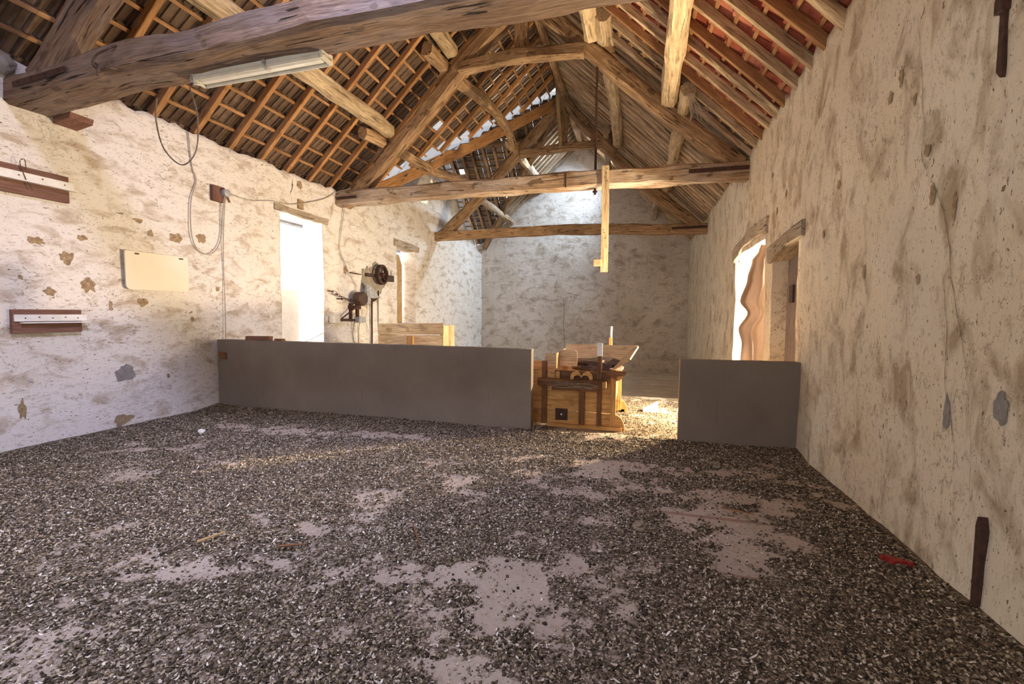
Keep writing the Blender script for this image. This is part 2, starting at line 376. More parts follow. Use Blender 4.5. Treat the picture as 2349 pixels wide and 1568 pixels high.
wf = wall('wall_front', 'y', YF, -.4, XL-.3, XR+.3, -.6, lambda u: max(4.2, zroof(max(XL, min(XR, u)))+.2), [(-3.9, -.5, 0.05, 2.9)], 'back', step=.25)  # unseen opening added so the front fill lamp can shine in
tag(wl, 'long whitewashed left wall with two narrow openings'); tag(wr, 'long whitewashed right wall with two doorways')
tag(wb, 'stained whitewashed gable wall closing the loft'); tag(wf, 'whitewashed gable wall')

def blob(mb, ax, pos, cu, cz, ru, rz, n=20, seed=0, rag=.45):
    vs = [(pos, cu, cz) if ax == 'x' else (cu, pos, cz)]
    for i in range(n):
        a = 2*math.pi*i/n; k = 1+rag*noise.noise(Vector((math.cos(a)*1.9+seed, math.sin(a)*1.9, seed)))+rag*.4*noise.noise(Vector((math.cos(a)*4+seed, math.sin(a)*5, seed)))
        u, z = cu+ru*k*math.cos(a), cz+rz*k*math.sin(a); vs.append((pos, u, z) if ax == 'x' else (u, pos, z))
    mb.add(vs, [(0, i+1, (i+1) % n+1) for i in range(n)])
def surf(ax, pos, u, z, disp):   # wall relief at a point
    d = disp*(noise.noise(Vector((u*.9, z*.9, pos)))*1.3+noise.noise(Vector((u*3, z*3, pos)))*.6+noise.noise(Vector((u*8, z*8, pos)))*.2)
    return pos+d
# fallen plaster showing clay
mb = MB()
for i, (u, z, a, b_) in enumerate([(3.99, 1.86, .11, .11), (3.78, 2.16, .10, .10), (3.60, 1.76, .07, .06), (4.62, 1.66, .09, .07), (5.11, 2.60, .14, .08), (5.50, 2.66, .10, .09),
        (3.50, 2.32, .10, .05), (4.30, .12, .14, .10), (4.22, 1.60, .03, .09), (5.30, 1.42, .03, .06), (3.95, 2.42, .07, .05), (4.6, 2.75, .09, .04), (4.75, 2.6, .05, .06), (3.35, 1.9, .03, .04), (7.62, 4.02, .10, .10), (5.75, 1.9, .05, .05),
        (9.05, 2.5, .10, .16), (3.3, .45, .05, .16), (4.9, .62, .03, .05)]):
    blob(mb, 'x', surf('x', XL, u, z, .02)+.006, u, z, a*.72, b_*.72, 34, i*3.1, .62)
mb.build('bare_patch', 'clay', wl)['label'] = 'brown clay spots where the limewash fell off'
mb = MB(); blob(mb, 'x', surf('x', XL, 4.34, .73, .02)+.006, 4.34, .73, .11, .10, 22, 77)
mb.build('bare_patch', 'claygrey', wl)
mb = MB()
for i, (u, z, a, b_) in enumerate([(3.92, 3.22, .05, .09), (4.06, 3.14, .06, .06), (3.56, 2.60, .05, .05), (3.46, 2.30, .05, .10), (3.26, 2.19, .035, .12), (3.74, 3.0, .03, .05), (6.6, 3.1, .06, .06), (5.2, 2.35, .04, .05), (6.9, 2.95, .05, .06), (4.9, 2.75, .05, .06), (4.3, 1.9, .04, .09), (3.56, 1.79, .03, .05), (7.2, 3.5, .05, .05)]):
    blob(mb, 'x', surf('x', XR, u, z, .025)-.007, u, z, a*.55, b_*.7, 34, i*2.3+5, .65)
mb.build('bare_patch', 'clay', wr)['label'] = 'brown clay spots where the limewash fell off'
mb = MB()
for i, (u, z, a, b_) in enumerate([(2.79, 1.10, .045, .09), (3.22, .98, .03, .10)]): blob(mb, 'x', surf('x', XR, u, z, .025)-.007, u, z, a, b_, 22, i*2.3+35)
mb.build('bare_patch', 'claygrey', wr)
def crack(mb, pos, pts, w, off, seed):
    P = []
    for (a, b_), (c, d) in zip(pts[:-1], pts[1:]):
        for k in range(8): P.append((a+(c-a)*k/8, b_+(d-b_)*k/8))
    for i, (u, z) in enumerate(P):
        P[i] = (u+.018*noise.noise(Vector((z*7, seed, 0))), z)
    vs = []
    for i, (u, z) in enumerate(P):
        ww = w*.55*(.4+abs(noise.noise(Vector((i*.7, seed, 4))))*1.8)*min(1, (len(P)-i)/6, (i+1)/4)
        x = surf('x', pos, u, z, off)+(-.006 if pos > 0 else .006)
        vs += [(x, u-ww, z), (x, u+ww, z)]
    mb.add(vs, [(2*i, 2*i+1, 2*i+3, 2*i+2) for i in range(len(P)-1)])
mb = MB()
crack(mb, XR, [(3.70, 3.25), (3.62, 2.85), (3.60, 2.55), (3.48, 2.38)], .006, .025, 1)
crack(mb, XR, [(3.50, 2.42), (3.40, 2.28), (3.32, 2.1), (3.24, 1.85), (3.17, 1.6), (3.12, 1.42), (3.06, 1.2)], .006, .025, 2)
crack(mb, XR, [(3.30, 1.85), (3.26, 1.45), (3.24, 1.15), (3.14, .82), (3.12, .6)], .004, .025, 3)
crack(mb, XR, [(3.78, 3.55), (3.72, 3.3), (3.70, 3.1)], .004, .025, 4)
crack(mb, XR, [(4.15, 2.4), (4.12, 2.15), (4.18, 1.9)], .003, .025, 5)
crack(mb, XR, [(8.7, 3.9), (8.6, 3.3), (8.65, 2.9)], .008, .025, 6)
crack(mb, XR, [(3.0, .95), (2.98, .6), (2.9, .4)], .003, .025, 8)
mb.build('crack', 'crackm', wr)
mb = MB(); crack(mb, XL, [(7.45, 4.1), (7.42, 3.9), (7.35, 3.75)], .02, .02, 11); crack(mb, XL, [(8.62, 3.9), (8.58, 3.6), (8.5, 3.45)], .006, .02, 12)
mb.build('crack', 'crackm', wl)
mb = MB()                                            # crack in the gable wall
P = [(-3.0, 2.2), (-2.95, 1.6), (-2.98, 1.1), (-2.93, .5), (-2.9, -.3)]
for (a, b_), (c, d) in zip(P[:-1], P[1:]):
    mb.add([(a-.008, YB-.06, b_), (a+.008, YB-.06, b_), (c+.008, YB-.06, d), (c-.008, YB-.06, d)], [(0, 1, 2, 3)])
mb.build('crack', 'crackm', wb)
# lintels and reveals
def lintel(parent, x0, x1, pts, h, mat='lintel'):
    mb = MB(); mb.beam(pts, abs(x1-x0), h, .06, .02, .12); return mb.build('lintel', mat, parent)
win1 = empty('window_1', (XL-.25, 7.69, .35), 'tall glaring opening in the left wall', 'window'); del win1['category']; win1['kind'] = 'structure'
mb = MB(); mb.beam([(XL-.175, 6.95, 3.47), (XL-.175, 7.7, 3.46), (XL-.175, 8.45, 3.47)], .42, .13, .05, .02, .1); mb.build('lintel', 'lintel', win1)
mb = MB(); mb.box((XL-.47, 7.35, .35), (XL-.43, 8.03, 2.0)); mb.build('shutter', 'strip', win1)
win2 = empty('window_2', (XL-.25, 11.88, 1.24), 'narrow shuttered opening in the left wall', 'window'); del win2['category']; win2['kind'] = 'structure'
mb = MB(); mb.beam([(XL-.175, 11.15, 3.47), (XL-.175, 11.9, 3.46), (XL-.175, 12.6, 3.42)], .42, .16, .05, .025, .1); mb.build('lintel', 'lintel', win2)
mb = MB(); mb.prism([(11.5, 1.24), (12.36, 1.24), (12.36, 2.95), (12.2, 3.25), (11.5, 3.25)], 'x', XL-.46, XL-.42); mb.build('shutter', 'box', win2)
dr1 = empty('door_1', (XR+.2, 8.5, 0), 'sunlit doorway with an arched timber lintel', 'door'); del dr1['category']; dr1['kind'] = 'structure'
mb = MB(); mb.beam([(XR+.165, 7.3, 2.84), (XR+.165, 8.0, 2.87), (XR+.165, 8.8, 2.84), (XR+.165, 9.72, 2.66)], .42, .24, .06, .02, .12); mb.build('lintel', 'lintel', dr1)
dr2 = empty('door_2', (XR+.2, 6.46, 0), 'narrow doorway beside the dividers with a closed leaf', 'door'); del dr2['category']; dr2['kind'] = 'structure'
mb = MB(); mb.beam([(XR+.165, 5.72, 2.50), (XR+.165, 6.4, 2.47), (XR+.165, 7.14, 2.38)], .44, .20, .06, .02, .12); mb.build('lintel', 'lintel', dr2)
mb = MB(); mb.box((XR+.20, 5.86, .0), (XR+.24, 7.05, 2.42)); leaf = mb.build('door_leaf', 'greyleaf', dr2)
mb = MB(); mb.box((XR+.17, 6.72, 1.72), (XR+.205, 6.86, 1.95)); mb.build('latch', 'blackiron', leaf)
# curtain
mb = MB(); nu, nz = 30, 60; vs = []
edge = [(2.62, 1.70), (2.5, 1.66), (2.35, 1.57), (2.09, 1.52), (1.76, 1.44), (1.58, 1.555), (1.34, 1.44), (1.11, 1.49), (.87, 1.485), (.3, 1.5)]
def eg(z):
    for (a, b_), (c, d) in zip(edge[:-1], edge[1:]):
        if c <= z <= a: k = (a-z)/(a-c); k = k*k*(3-2*k); return b_+(d-b_)*k
    return edge[-1][1]
for i in range(nz+1):
    z = .3+2.30*(1-i/nz)
    for j in range(nu+1):
        u = j/nu; x0 = eg(z); x = x0+(1.98-x0)*u
        y = 7.56+.035*math.sin(u*15+1.3*math.sin(z*2.3))+.05*noise.noise(Vector((u*3, z*1.8, 0)))+.03*math.sin(z*5+u*3)
        vs.append((x, y, z))
mb.add(vs, [(i*(nu+1)+j, i*(nu+1)+j+1, (i+1)*(nu+1)+j+1, (i+1)*(nu+1)+j) for i in range(nz) for j in range(nu)])
o = mb.build('curtain', 'curtain', smooth=True); tag(o, 'brown translucent sheet hanging in the sunlit right doorway', 'curtain')

# ------------------------------------------------------------- floor and litter
def P_(lst):  # floor ellipses: centre x,y, radii, rotation
    return lst
BARE = [(.78, 4.82, .78, .30, .12, 1.), (.80, 4.12, .62, .30, .1, 1.), (.70, 3.42, .42, .28, 0, 1.), (.62, 3.0, .28, .17, 0, .85), (-.62, 2.45, .36, .32, .3, 1.), (-.5, 2.15, .16, .14, 0, .7), (-.78, 1.75, .26, .12, 0, .8),
        (.62, 2.42, .16, .14, 0, .8), (.6, 2.12, .12, .10, 0, .7), (-.45, 4.55, .5, .32, 0, .85), (-.1, 4.1, .25, .16, 0, .5), (-.5, 5.95, .35, .25, 0, .9), (-5.4, 4.9, 1.1, .12, -.1, .7), (-4.2, 4.9, .8, .15, 0, .6),
        (-5.3, 3.7, .7, .12, .5, .45), (-2.3, 2.66, .4, .10, .2, .6), (-3.4, 2.4, .5, .08, .5, .42), (-2.5, 2.0, .5, .08, .4, .42), (-1.0, 2.95, .4, .07, .1, .5), (-4.6, 3.0, .8, .10, .5, .4), (-1.5, 3.9, .6, .10, .1, .4), (.05, 2.9, .2, .1, 0, .5), (-1.9, 2.2, .5, .09, .2, .4), (-3.2, 5.0, .6, .1, 0, .5)]
def vnoise(x, y, s, seed):
    r = np.random.default_rng(seed); G = r.random((256, 256)); x = x*s+37.1; y = y*s+91.7
    xi = np.floor(x).astype(int); yi = np.floor(y).astype(int); fx = x-xi; fy = y-yi; fx = fx*fx*(3-2*fx); fy = fy*fy*(3-2*fy)
    g = lambda i, j: G[i % 256, j % 256]
    return (g(xi, yi)*(1-fx)+g(xi+1, yi)*fx)*(1-fy)+(g(xi, yi+1)*(1-fx)+g(xi+1, yi+1)*fx)*fy
def fbm(x, y, s, seed): return sum(vnoise(x, y, s*2**k, seed+k)*.5**k for k in range(5))/1.94
def density(x, y):
    d = .86+1.2*(fbm(x, y, 1.1, 5)-.5)+1.5*(fbm(x, y, 4.5, 11)-.5)+.8*(fbm(x, y, 14., 61)-.5)
    wob = 1.5*(fbm(x, y, 3.0, 21)-.5)*2; wob2 = 1.2*(fbm(x, y, 10, 31)-.5)*2
    for cx, cy, rx, ry, a, s in BARE:
        dx, dy = x-cx, y-cy; u = (dx*math.cos(a)+dy*math.sin(a))/rx; v = (-dx*math.sin(a)+dy*math.cos(a))/ry
        r = np.sqrt(u*u+v*v)+wob+wob2
        d = d-s*.92*np.clip(1.35-r, 0, 1)
    d = d+.10*np.clip((-x-1.2)/1., 0, 1)
    near = np.clip((x-1.15)/.35, 0, 1)+np.clip((5.0-abs(y-5.35)*6-4.)/1, 0, 1)*.5
    d = d+near*.6
    return np.clip(d, .05, 1.1)
def fheight(x, y, dn):
    pile = .10*np.clip((x-1.25)/.48, 0, 1)**2*np.clip((4.5-y)/3, 0.2, 1)+.05*np.clip(1-np.abs(y-5.66)/.35, 0, 1)+.03*np.clip((-6.2-x)/.3, 0, 1)
    return pile+.012*np.clip(dn, 0, 1)+.012*(fbm(x, y, 5, 41)-.5)
xs = np.arange(XL-.02, XR+.06, .045); ys = np.concatenate([np.arange(YF, .9, .25), np.arange(.9, 8.9, .045)])
X, Y = np.meshgrid(xs, ys); D = density(X, Y); Z = fheight(X, Y, D)-.01; Z[Y > 8.85] = 0
nx, ny = len(xs), len(ys)
me = bpy.data.meshes.new('floor'); V = np.stack([X, Y, Z], -1).reshape(-1, 3)
idx = np.arange(nx*ny).reshape(ny, nx); Q = np.stack([idx[:-1, :-1], idx[:-1, 1:], idx[1:, 1:], idx[1:, :-1]], -1).reshape(-1, 4)
def npmesh(me, V, Q):
    k = Q.shape[1]; me.vertices.add(len(V)); me.vertices.foreach_set('co', V.astype(np.float32).ravel())
    me.loops.add(Q.size); me.loops.foreach_set('vertex_index', Q.astype(np.int32).ravel())
    me.polygons.add(len(Q)); me.polygons.foreach_set('loop_start', np.arange(0, Q.size, k, dtype=np.int32)); me.update(calc_edges=True); me.validate()
npmesh(me, V, Q); at = me.attributes.new('litter', 'FLOAT', 'POINT'); at.data.foreach_set('value', D.ravel().astype(np.float32))
me.materials.append(M['floor']); fl = bpy.data.objects.new('floor', me); COL.objects.link(fl); PL['floor'] = Vector((0, 0, 0))
tag(fl, 'pinkish slab floor crusted with droppings', kind='structure')
mb = MB()                                    # broad dusty boards beyond the slab, one step lower
y = 8.9
for k in range(13):
    mb.box((XL, y+.07, -.75-.002*(k % 3)), (XR, y+.735, -.69-.004*(k % 2))); y += .735
o = mb.build('trim_1', 'floorboard'); tag(o, 'lower floor of broad dusty boards at the far end', kind='structure')
mb = MB(); mb.box((XL-.1, YF, -.8), (XR+.1, YB, -.76)); mb.box((XL, 8.82, -.76), (XR, 8.9, -.02)); mb.box((XL-.1, YF-.1, -.3), (XR+.1, 8.82, -.06))
tag(mb.build('trim_2', 'concrete'), 'slab edge where the floor steps down', kind='structure')
M_ = MB(); M_.box((-14, -6, -1.2), (14, 30, -1.02)); 
def scatter(name, n, mat, label, cat, sizes, shape, dmin, x0=XL+.02, x1=XR-.03, y0=1.0, y1=8.6, seed=1, lift=.6):
    r = np.random.default_rng(seed)
    u = r.random(n*3); yy = y0+(y1-y0)*u**1.25; xx = x0+(x1-x0)*r.random(n*3)
    dn = density(xx, yy); inw = (xx > -6.45-.0) & (xx < 1.7) & (xx < yy*.95+.35) & (xx > -yy*2.15-.6)
    blocked = (yy > 5.7) & (yy < 5.86) & ((xx < -1.34) | (xx > .47))
    k = (r.random(n*3) < np.clip(dn, 0, 1)**1.4+.05) & inw & ~blocked & ((yy < 5.8) | (r.random(n*3) < .35)); xx, yy, dn = xx[k][:n], yy[k][:n], dn[k][:n]; n = len(xx)
    z = fheight(xx, yy, dn)-.01
    B, Fq = shape; nv = len(B); s = sizes[0]+(sizes[1]-sizes[0])*r.random(n)**2.2
    a = r.random(n)*6.283; tx = (r.random(n)-.5)*1.1; ty = (r.random(n)-.5)*1.1
    ca, sa = np.cos(a), np.sin(a); asp = .55+.8*r.random(n)
    Bx = B[None, :, 0]*s[:, None]; By = B[None, :, 1]*(s*asp)[:, None]; Bz = B[None, :, 2]*s[:, None]
    Bx = Bx*(1+.35*(r.random((n, nv))-.5)); By = By*(1+.35*(r.random((n, nv))-.5)); Bz = Bz*(1+.5*(r.random((n, nv))-.5))
    Bz2 = Bz+Bx*np.sin(tx)[:, None]+By*np.sin(ty)[:, None]
    Vx = xx[:, None]+Bx*ca[:, None]-By*sa[:, None]; Vy = yy[:, None]+Bx*sa[:, None]+By*ca[:, None]; Vz = z[:, None]+Bz2+(s*lift)[:, None]*.55
    V = np.stack([Vx, Vy, Vz], -1).reshape(-1, 3); V[:, 0] = np.clip(V[:, 0], XL+.0, XR-.0)
    Q = (Fq[None]+(np.arange(n)*nv)[:, None, None]).reshape(-1, Fq.shape[1])
    me = bpy.data.meshes.new(name); npmesh(me, V, Q); me.materials.append(M[mat]); o = bpy.data.objects.new(name, me); COL.objects.link(o)
    return tag(o, label, cat, kind='stuff')
octa = (np.array([(1, 0, 0), (-1, 0, 0), (0, 1, 0), (0, -1, 0), (0, 0, .6), (0, 0, -.5)]), np.array([(0, 2, 4), (2, 1, 4), (1, 3, 4), (3, 0, 4), (2, 0, 5), (1, 2, 5), (3, 1, 5), (0, 3, 5)]))
curl = (np.array([(-1, -.45, .35), (-1, .45, .3), (0, -.55, -.02), (0, .6, .0), (1, -.3, .38), (1, .25, .45)]), np.array([(0, 2, 3, 1), (2, 4, 5, 3)]))
feath = (np.array([(-1, 0, .0), (-.3, -.22, .06), (-.3, .22, .1), (.5, -.20, .16), (.5, .2, .2), (1.1, 0, .38)]), np.array([(0, 1, 2), (1, 3, 4), (1, 4, 2), (3, 5, 4)]))
scatter('droppings', 190000, 'dung', 'dark dry bird droppings covering most of the floor', 'droppings', (.004, .0145), octa, 0, seed=3)
scatter('husks', 100000, 'husk', 'pale curled husks and down strewn over the droppings', 'litter', (.003, .010), curl, 0, seed=4, lift=1.1)
scatter('feathers', 2200, 'husk', 'small pale feathers lying on the littered floor', 'feathers', (.010, .024), feath, 0, seed=6, lift=1.2)

# ------------------------------------------------------------- concrete dividers
def divider(x0, x1, z0, z1, tz, label):
    mb = MB(); n = int((x1-x0)/.12); rows = 8; vs = []
    top = lambda x: z0+(z1-z0)*(x-x0)/(x1-x0)+.006*noise.noise(Vector((x*9, 1, 0)))+.006*noise.noise(Vector((x*25, 1, 0)))
    for side in (0, 1):
        for i in range(n+1):
            x = x0+(x1-x0)*i/n
            for r in range(rows+1):
                k = r/rows; yy = (YP if side == 0 else YP+.13)+.004*noise.noise(Vector((x*2, k*4, side)))
                vs.append((x, yy, -.02+(top(x)+.02)*k))
    R = rows+1; o = (n+1)*R; fs = []
    for i in range(n):
        for r in range(rows):
            fs += [(i*R+r, (i+1)*R+r, (i+1)*R+r+1, i*R+r+1), (o+i*R+r, o+i*R+r+1, o+(i+1)*R+r+1, o+(i+1)*R+r)]
        fs += [(i*R+rows, (i+1)*R+rows, o+(i+1)*R+rows, o+i*R+rows), (i*R, o+i*R, o+(i+1)*R, (i+1)*R)]
    for r in range(rows): fs += [(r, r+1, o+r+1, o+r), (n*R+r, o+n*R+r, o+n*R+r+1, n*R+r+1)]
    mb.add(vs, fs); return tag(mb.build('concrete_partition', 'concrete'), label, 'partition')
divider(XL+.02, -1.34, 1.10, 1.09, 0, 'long low grey concrete partition running from the left wall')
divider(.47, XR-.0, 1.02, 1.03, 0, 'short low grey concrete partition against the right wall')

# ------------------------------------------------------------- roof trusses
def truss(Y, tie, tw, princL, princR, pw, collar, post, mats, label, tdepth):
    r = empty('roof_truss', (XM, Y, 4), label, 'roof truss')
    mb = MB(); mb.beam(tie, tdepth, tw, .1, .022, .18); t_ = mb.build('tie_beam', mats[0], r)
    for p in (princL, princR):
        mb = MB(); mb.beam([(x, Y+.02, z) for x, z in p], .24, pw, .16, .022, .2); mb.build('principal_rafter', mats[1], r)
    if collar:
        mb = MB(); mb.beam([(a, Y-.03, b_) for a, b_ in collar], .2, .21, .08, .02, .15); mb.build('collar_beam', mats[1], r)
    mb = MB(); mb.beam([(post[0], Y+.03, post[1]), (post[0], Y+.03, post[2])], .26, .22, .12, .015, .2, up=(0, 1, 0)); mb.build('king_post', mats[1], r)
    return r, t_
t1, tie1 = truss(3.5, [(-6.85, 3.51, 3.86), (-5.9, 3.51, 3.89), (-4.9, 3.51, 3.965), (-3.2, 3.51, 4.01), (-1, 3.51, 4.03), (2.1, 3.51, 4.02)], .26,
    [(-6.25, 3.98), (-5.75, 4.42), (-5.1, 4.95), (-4, 5.95), (-2.5, 7.5)], [(1.5, 4.1), (.5, 5.0), (-.8, 6.3), (-2.2, 7.5)], .34, None, (-2.35, 6.6, 8.15), ('near', 'near'),
    'nearest roof truss, its huge grey tie beam crossing the top of the view', .42)
t2, tie2 = truss(8.85, [(-6.8, 8.85, 4.03), (-5, 8.85, 4.05), (-3, 8.85, 4.06), (-1, 8.85, 4.07), (0.5, 8.85, 4.06), (2.1, 8.85, 4.02)], .30,
    [(-6.35, 3.95), (-5.85, 4.28), (-5.2, 4.93), (-4.15, 5.93), (-3.5, 6.58), (-2.95, 7.05), (-2.5, 7.45)], [(1.6, 4.12), (.6, 4.96), (-.25, 5.74), (-1.13, 6.56), (-1.84, 7.22), (-2.2, 7.55)], .29,
    [(-3.62, 6.44), (-2.4, 6.52), (-1.12, 6.44)], (-2.35, 6.6, 8.15), ('washed', 'old'), 'middle roof truss with curved principals and a pale worm-eaten tie beam', .28)
t3, tie3 = truss(13.85, [(-6.8, 13.85, 4.02), (-5, 13.85, 4.06), (-3, 13.85, 4.08), (-1, 13.85, 4.05), (.5, 13.85, 3.97), (2.1, 13.85, 3.94)], .28,
    [(-6.35, 4.05), (-5.6, 4.62), (-4.6, 5.58), (-3.6, 6.62), (-2.78, 7.45), (-2.4, 7.85)], [(1.45, 4.05), (.29, 5.0), (-.96, 6.28), (-2.0, 7.45), (-2.25, 7.8)], .30,
    [(-3.65, 6.42), (-2.4, 6.50), (-1.2, 6.50)], (-2.35, 6.55, 8.2), ('old', 'old'), 'farthest roof truss with plain brown tie beam and long king post', .26)
# purlin cleats
def cleat(parent, Y, x, z, sgn):
    mb = MB(); a = math.atan(SL)*sgn
    pts = [(0, 0), (.40, 0), (.0, .17)]
    poly = [(x+(-sgn)*(u*math.cos(a)*1)+(-sgn)*(-w*math.sin(a)*sgn)*0-sgn*0, z-u*math.sin(abs(a))) for u, w in pts[:2]]
    nx_, nz_ = -sgn*math.sin(abs(a)), math.cos(a)
    poly.append((x+nx_*.17, z+nz_*.17)); mb.prism(poly, 'y', Y-.07, Y+.09); mb.build('purlin_cleat', 'old', parent)
for tr, Y in ((t2, 8.85), (t3, 13.85)):
    cleat(tr, Y, -5.30, 5.02, 1); cleat(tr, Y, -3.85, 6.42, 1); cleat(tr, Y, .58, 5.16, -1); cleat(tr, Y, -.80, 6.46, -1)
# iron straps, hook and rod
def strap(parent, pts, w, th=.012, name='iron_strap'):
    mb = MB(); mb.beam(pts, w, th, .05, .001, .3, up=(0, -1, 0)); 
    for i in range(4):
        p = Vector(pts[0]).lerp(Vector(pts[-1]), (i+.5)/4); mb.lathe((p.x, p.y-.012, p.z), 'y', [(.001, -.012), (.010, -.009), (.012, .004)], 8)
    return mb.build(name, 'iron', parent)
strap(tie1, [(-6.30, 3.275, 3.865), (-5.52, 3.275, 3.92)], .055)
strap(tie2, [(-6.45, 8.69, 4.02), (-5.95, 8.69, 4.03)], .06); strap(tie2, [(.76, 8.69, 4.06), (1.72, 8.69, 4.06)], .07)
strap(tie3, [(.80, 13.70, 3.97), (1.72, 13.70, 3.98)], .065)
mb = MB(); mb.box((-1.43, 8.695, 3.93), (-1.405, 8.705, 4.20)); mb.build('iron_band', 'iron', tie2)
mb = MB(); mb.box((-6.30, 3.32, 3.60), (-5.60, 3.76, 3.72), jit=.012); 
br = MB(); br.prism([(XL-.02, 3.77), (XL+.28, 3.77), (XL+.26, 3.71), (XL-.02, 3.67)], 'y', 3.72, 3.95); br.build('corbel', 'redboard', t1)
mb = MB(); mb.tube(spline([(-4.84, 3.29, 4.05), (-4.86, 3.22, 3.98), (-4.97, 3.20, 3.93), (-5.02, 3.20, 3.86), (-4.95, 3.20, 3.80), (-4.84, 3.22, 3.81), (-4.83, 3.28, 3.83)], 6), .009)
mb.tube(spline([(-4.98, 3.2, 3.86), (-4.93, 3.19, 3.80), (-4.95, 3.19, 3.74)], 5), .012)
tag(mb.build('bent_hook', 'blackiron'), 'bent black iron hook hanging on the grey face of nearest tie beam', 'hook')
mb = MB(); mb.tube([(-.88, 8.85, 6.25), (-.88, 8.85, 3.80)], .022, 8); mb.lathe((-.88, 8.85, 3.84), 'z', [(.045, 0), (.045, .03)], 6)
tag(mb.build('iron_rod', 'iron'), 'long rusty iron rod hanging from a principal down through the middle tie beam', 'rod')
# hanging board and lath
r = empty('hanging_board', (-.67, 8.67, 2.36), 'long narrow board hanging from front of middle tie beam', 'board')
mb = MB(); mb.beam([(-.68, 8.665, 4.26), (-.665, 8.665, 3.3), (-.665, 8.665, 2.33)], .13, .035, .04, .004, .3, up=(0, 1, 0)); mb.build('plank', 'oldpale', r)
mb = MB(); mb.box((-.86, 8.60, 2.44), (-.72, 8.70, 2.56)); bev(mb.build('block', 'box', r), .008)
for z in (4.2, 4.12, 4.05, 3.98, 3.1, 3.05, 2.95):
    mb = MB(); mb.lathe((-.67+random.uniform(-.03, .03), 8.644, z), 'y', [(.008, -.003), (.008, .003)], 8); mb.build('nail', 'blackiron', r)
mb = MB(); mb.box((-2.50, 13.60, 6.44), (-2.40, 13.64, 8.25), rot=-.075, ax='y'); 
tag(mb.build('nailed_lath', 'box'), 'pale straight lath nailed along the far king post', 'lath')

# ------------------------------------------------------------- purlins, ridge, valley
def purlin(name, pts, w, h, mat, label, rnd=False, ch=.22, jit=.025, group=None):
    mb = MB(); mb.beam(pts, w, h, ch, jit, .22, rnd=rnd); o = mb.build(name, mat); return tag(o, label, 'beam', group)
purlin('purlin', [(-5.24, -1.5, 5.36), (-5.2, 3, 5.36), (-5.18, 8.75, 5.34)], .27, .27, 'oldpale', 'pale thick lower purlin of left slope between nearest and middle trusses')
purlin('purlin', [(-3.76, -1.5, 6.74), (-3.76, 3.5, 6.74), (-3.74, 8.72, 6.74)], .24, .25, 'oldpale', 'upper purlin of left slope ending on the middle truss')
purlin('purlin', [(-5.42, 8.15, 5.12), (-5.36, 8.9, 5.16), (-5.3, 11.0, 5.22), (-5.05, 12.4, 5.36), (-5.0, 13.8, 5.32)], .22, .22, 'old', 'curved lower purlin of left slope behind the middle truss', ch=.25)
purlin('purlin', [(-3.98, 8.1, 6.50), (-3.93, 9.2, 6.52), (-3.75, 11.0, 6.72), (-3.72, 12.6, 6.72), (-3.82, 13.95, 6.50)], .22, .24, 'old', 'curved upper purlin of left slope behind the middle truss', ch=.2)
purlin('purlin', [(-5.2, 13.4, 5.30), (-5.2, 16, 5.32), (-5.2, 18.35, 5.30)], .20, .22, 'pole', 'lower purlin of left slope running into the gable wall')
purlin('purlin', [(-3.9, 13.3, 6.58), (-3.85, 16, 6.62), (-3.85, 18.35, 6.60)], .22, .24, 'pole', 'upper purlin of left slope running into the gable wall')
purlin('purlin', [(.36, -1.5, 5.38), (.38, 3.0, 5.38), (.40, 8.72, 5.34)], .28, .27, 'oldpale', 'pale thick lower purlin of right slope hanging over the nearer bay')
purlin('purlin', [(-.98, -1.5, 6.66), (-.96, 4, 6.66), (-.97, 8.7, 6.62)], .26, .27, 'oldpale', 'pale upper purlin of right slope above the nearer bay')
purlin('purlin', [(.66, 8.1, 5.20), (.65, 9.2, 5.16), (.64, 11.5, 5.14), (.62, 13.95, 5.12)], .24, .24, 'oldpale', 'lower purlin of right slope behind middle truss, its round sawn end showing', rnd=True)
purlin('purlin', [(-.72, 8.05, 6.58), (-.74, 9, 6.55), (-.70, 11.5, 6.50), (-.72, 13.95, 6.46)], .26, .26, 'oldpale', 'upper purlin of right slope behind middle truss, its hewn end showing', ch=.25)
purlin('purlin', [(.42, 13.4, 5.20), (.42, 16, 5.22), (.40, 18.35, 5.22)], .22, .22, 'pole', 'lower purlin of right slope running into the gable wall')
purlin('purlin', [(-1.05, 13.4, 6.72), (-1.2, 16, 6.85), (-1.25, 18.35, 6.85)], .20, .22, 'pole', 'upper purlin of right slope running into the gable wall')
purlin('ridge_beam', [(XM+.02, -1.5, 8.08), (XM+.03, 8, 8.05), (XM+.05, 13.8, 8.06), (XM+.03, 18.35, 8.05)], .17, .2, 'old', 'long ridge beam running along the top of the roof')
purlin('valley_beam', [(-6.42, 9.5, 4.22), (-5.35, 10.82, 5.24), (-4.37, 12.0, 6.18), (-3.47, 13.0, 7.04), (-2.5, 14.05, 7.95)], .17, .27, 'sawn', 'slanting valley beam climbing from left eaves towards the far king post', ch=.05, jit=.008)
purlin('valley_beam', [(-6.35, 18.2, 4.25), (-2.5, 14.15, 7.95)], .17, .2, 'old', 'slanting valley beam climbing from the far gable wall to far king post', ch=.08)
purlin('wing_purlin', [(-9.2, 16.2, 6.02), (-6.2, 16.2, 6.1), (-4.9, 16.2, 6.12)], .2, .2, 'old', 'level log purlin of the side wing roof above the left wall', rnd=True)
purlin('wing_purlin', [(-9.2, 14.95, 7.2), (-3.35, 14.95, 7.22)], .16, .16, 'old', 'short level purlin high in the side wing roof')

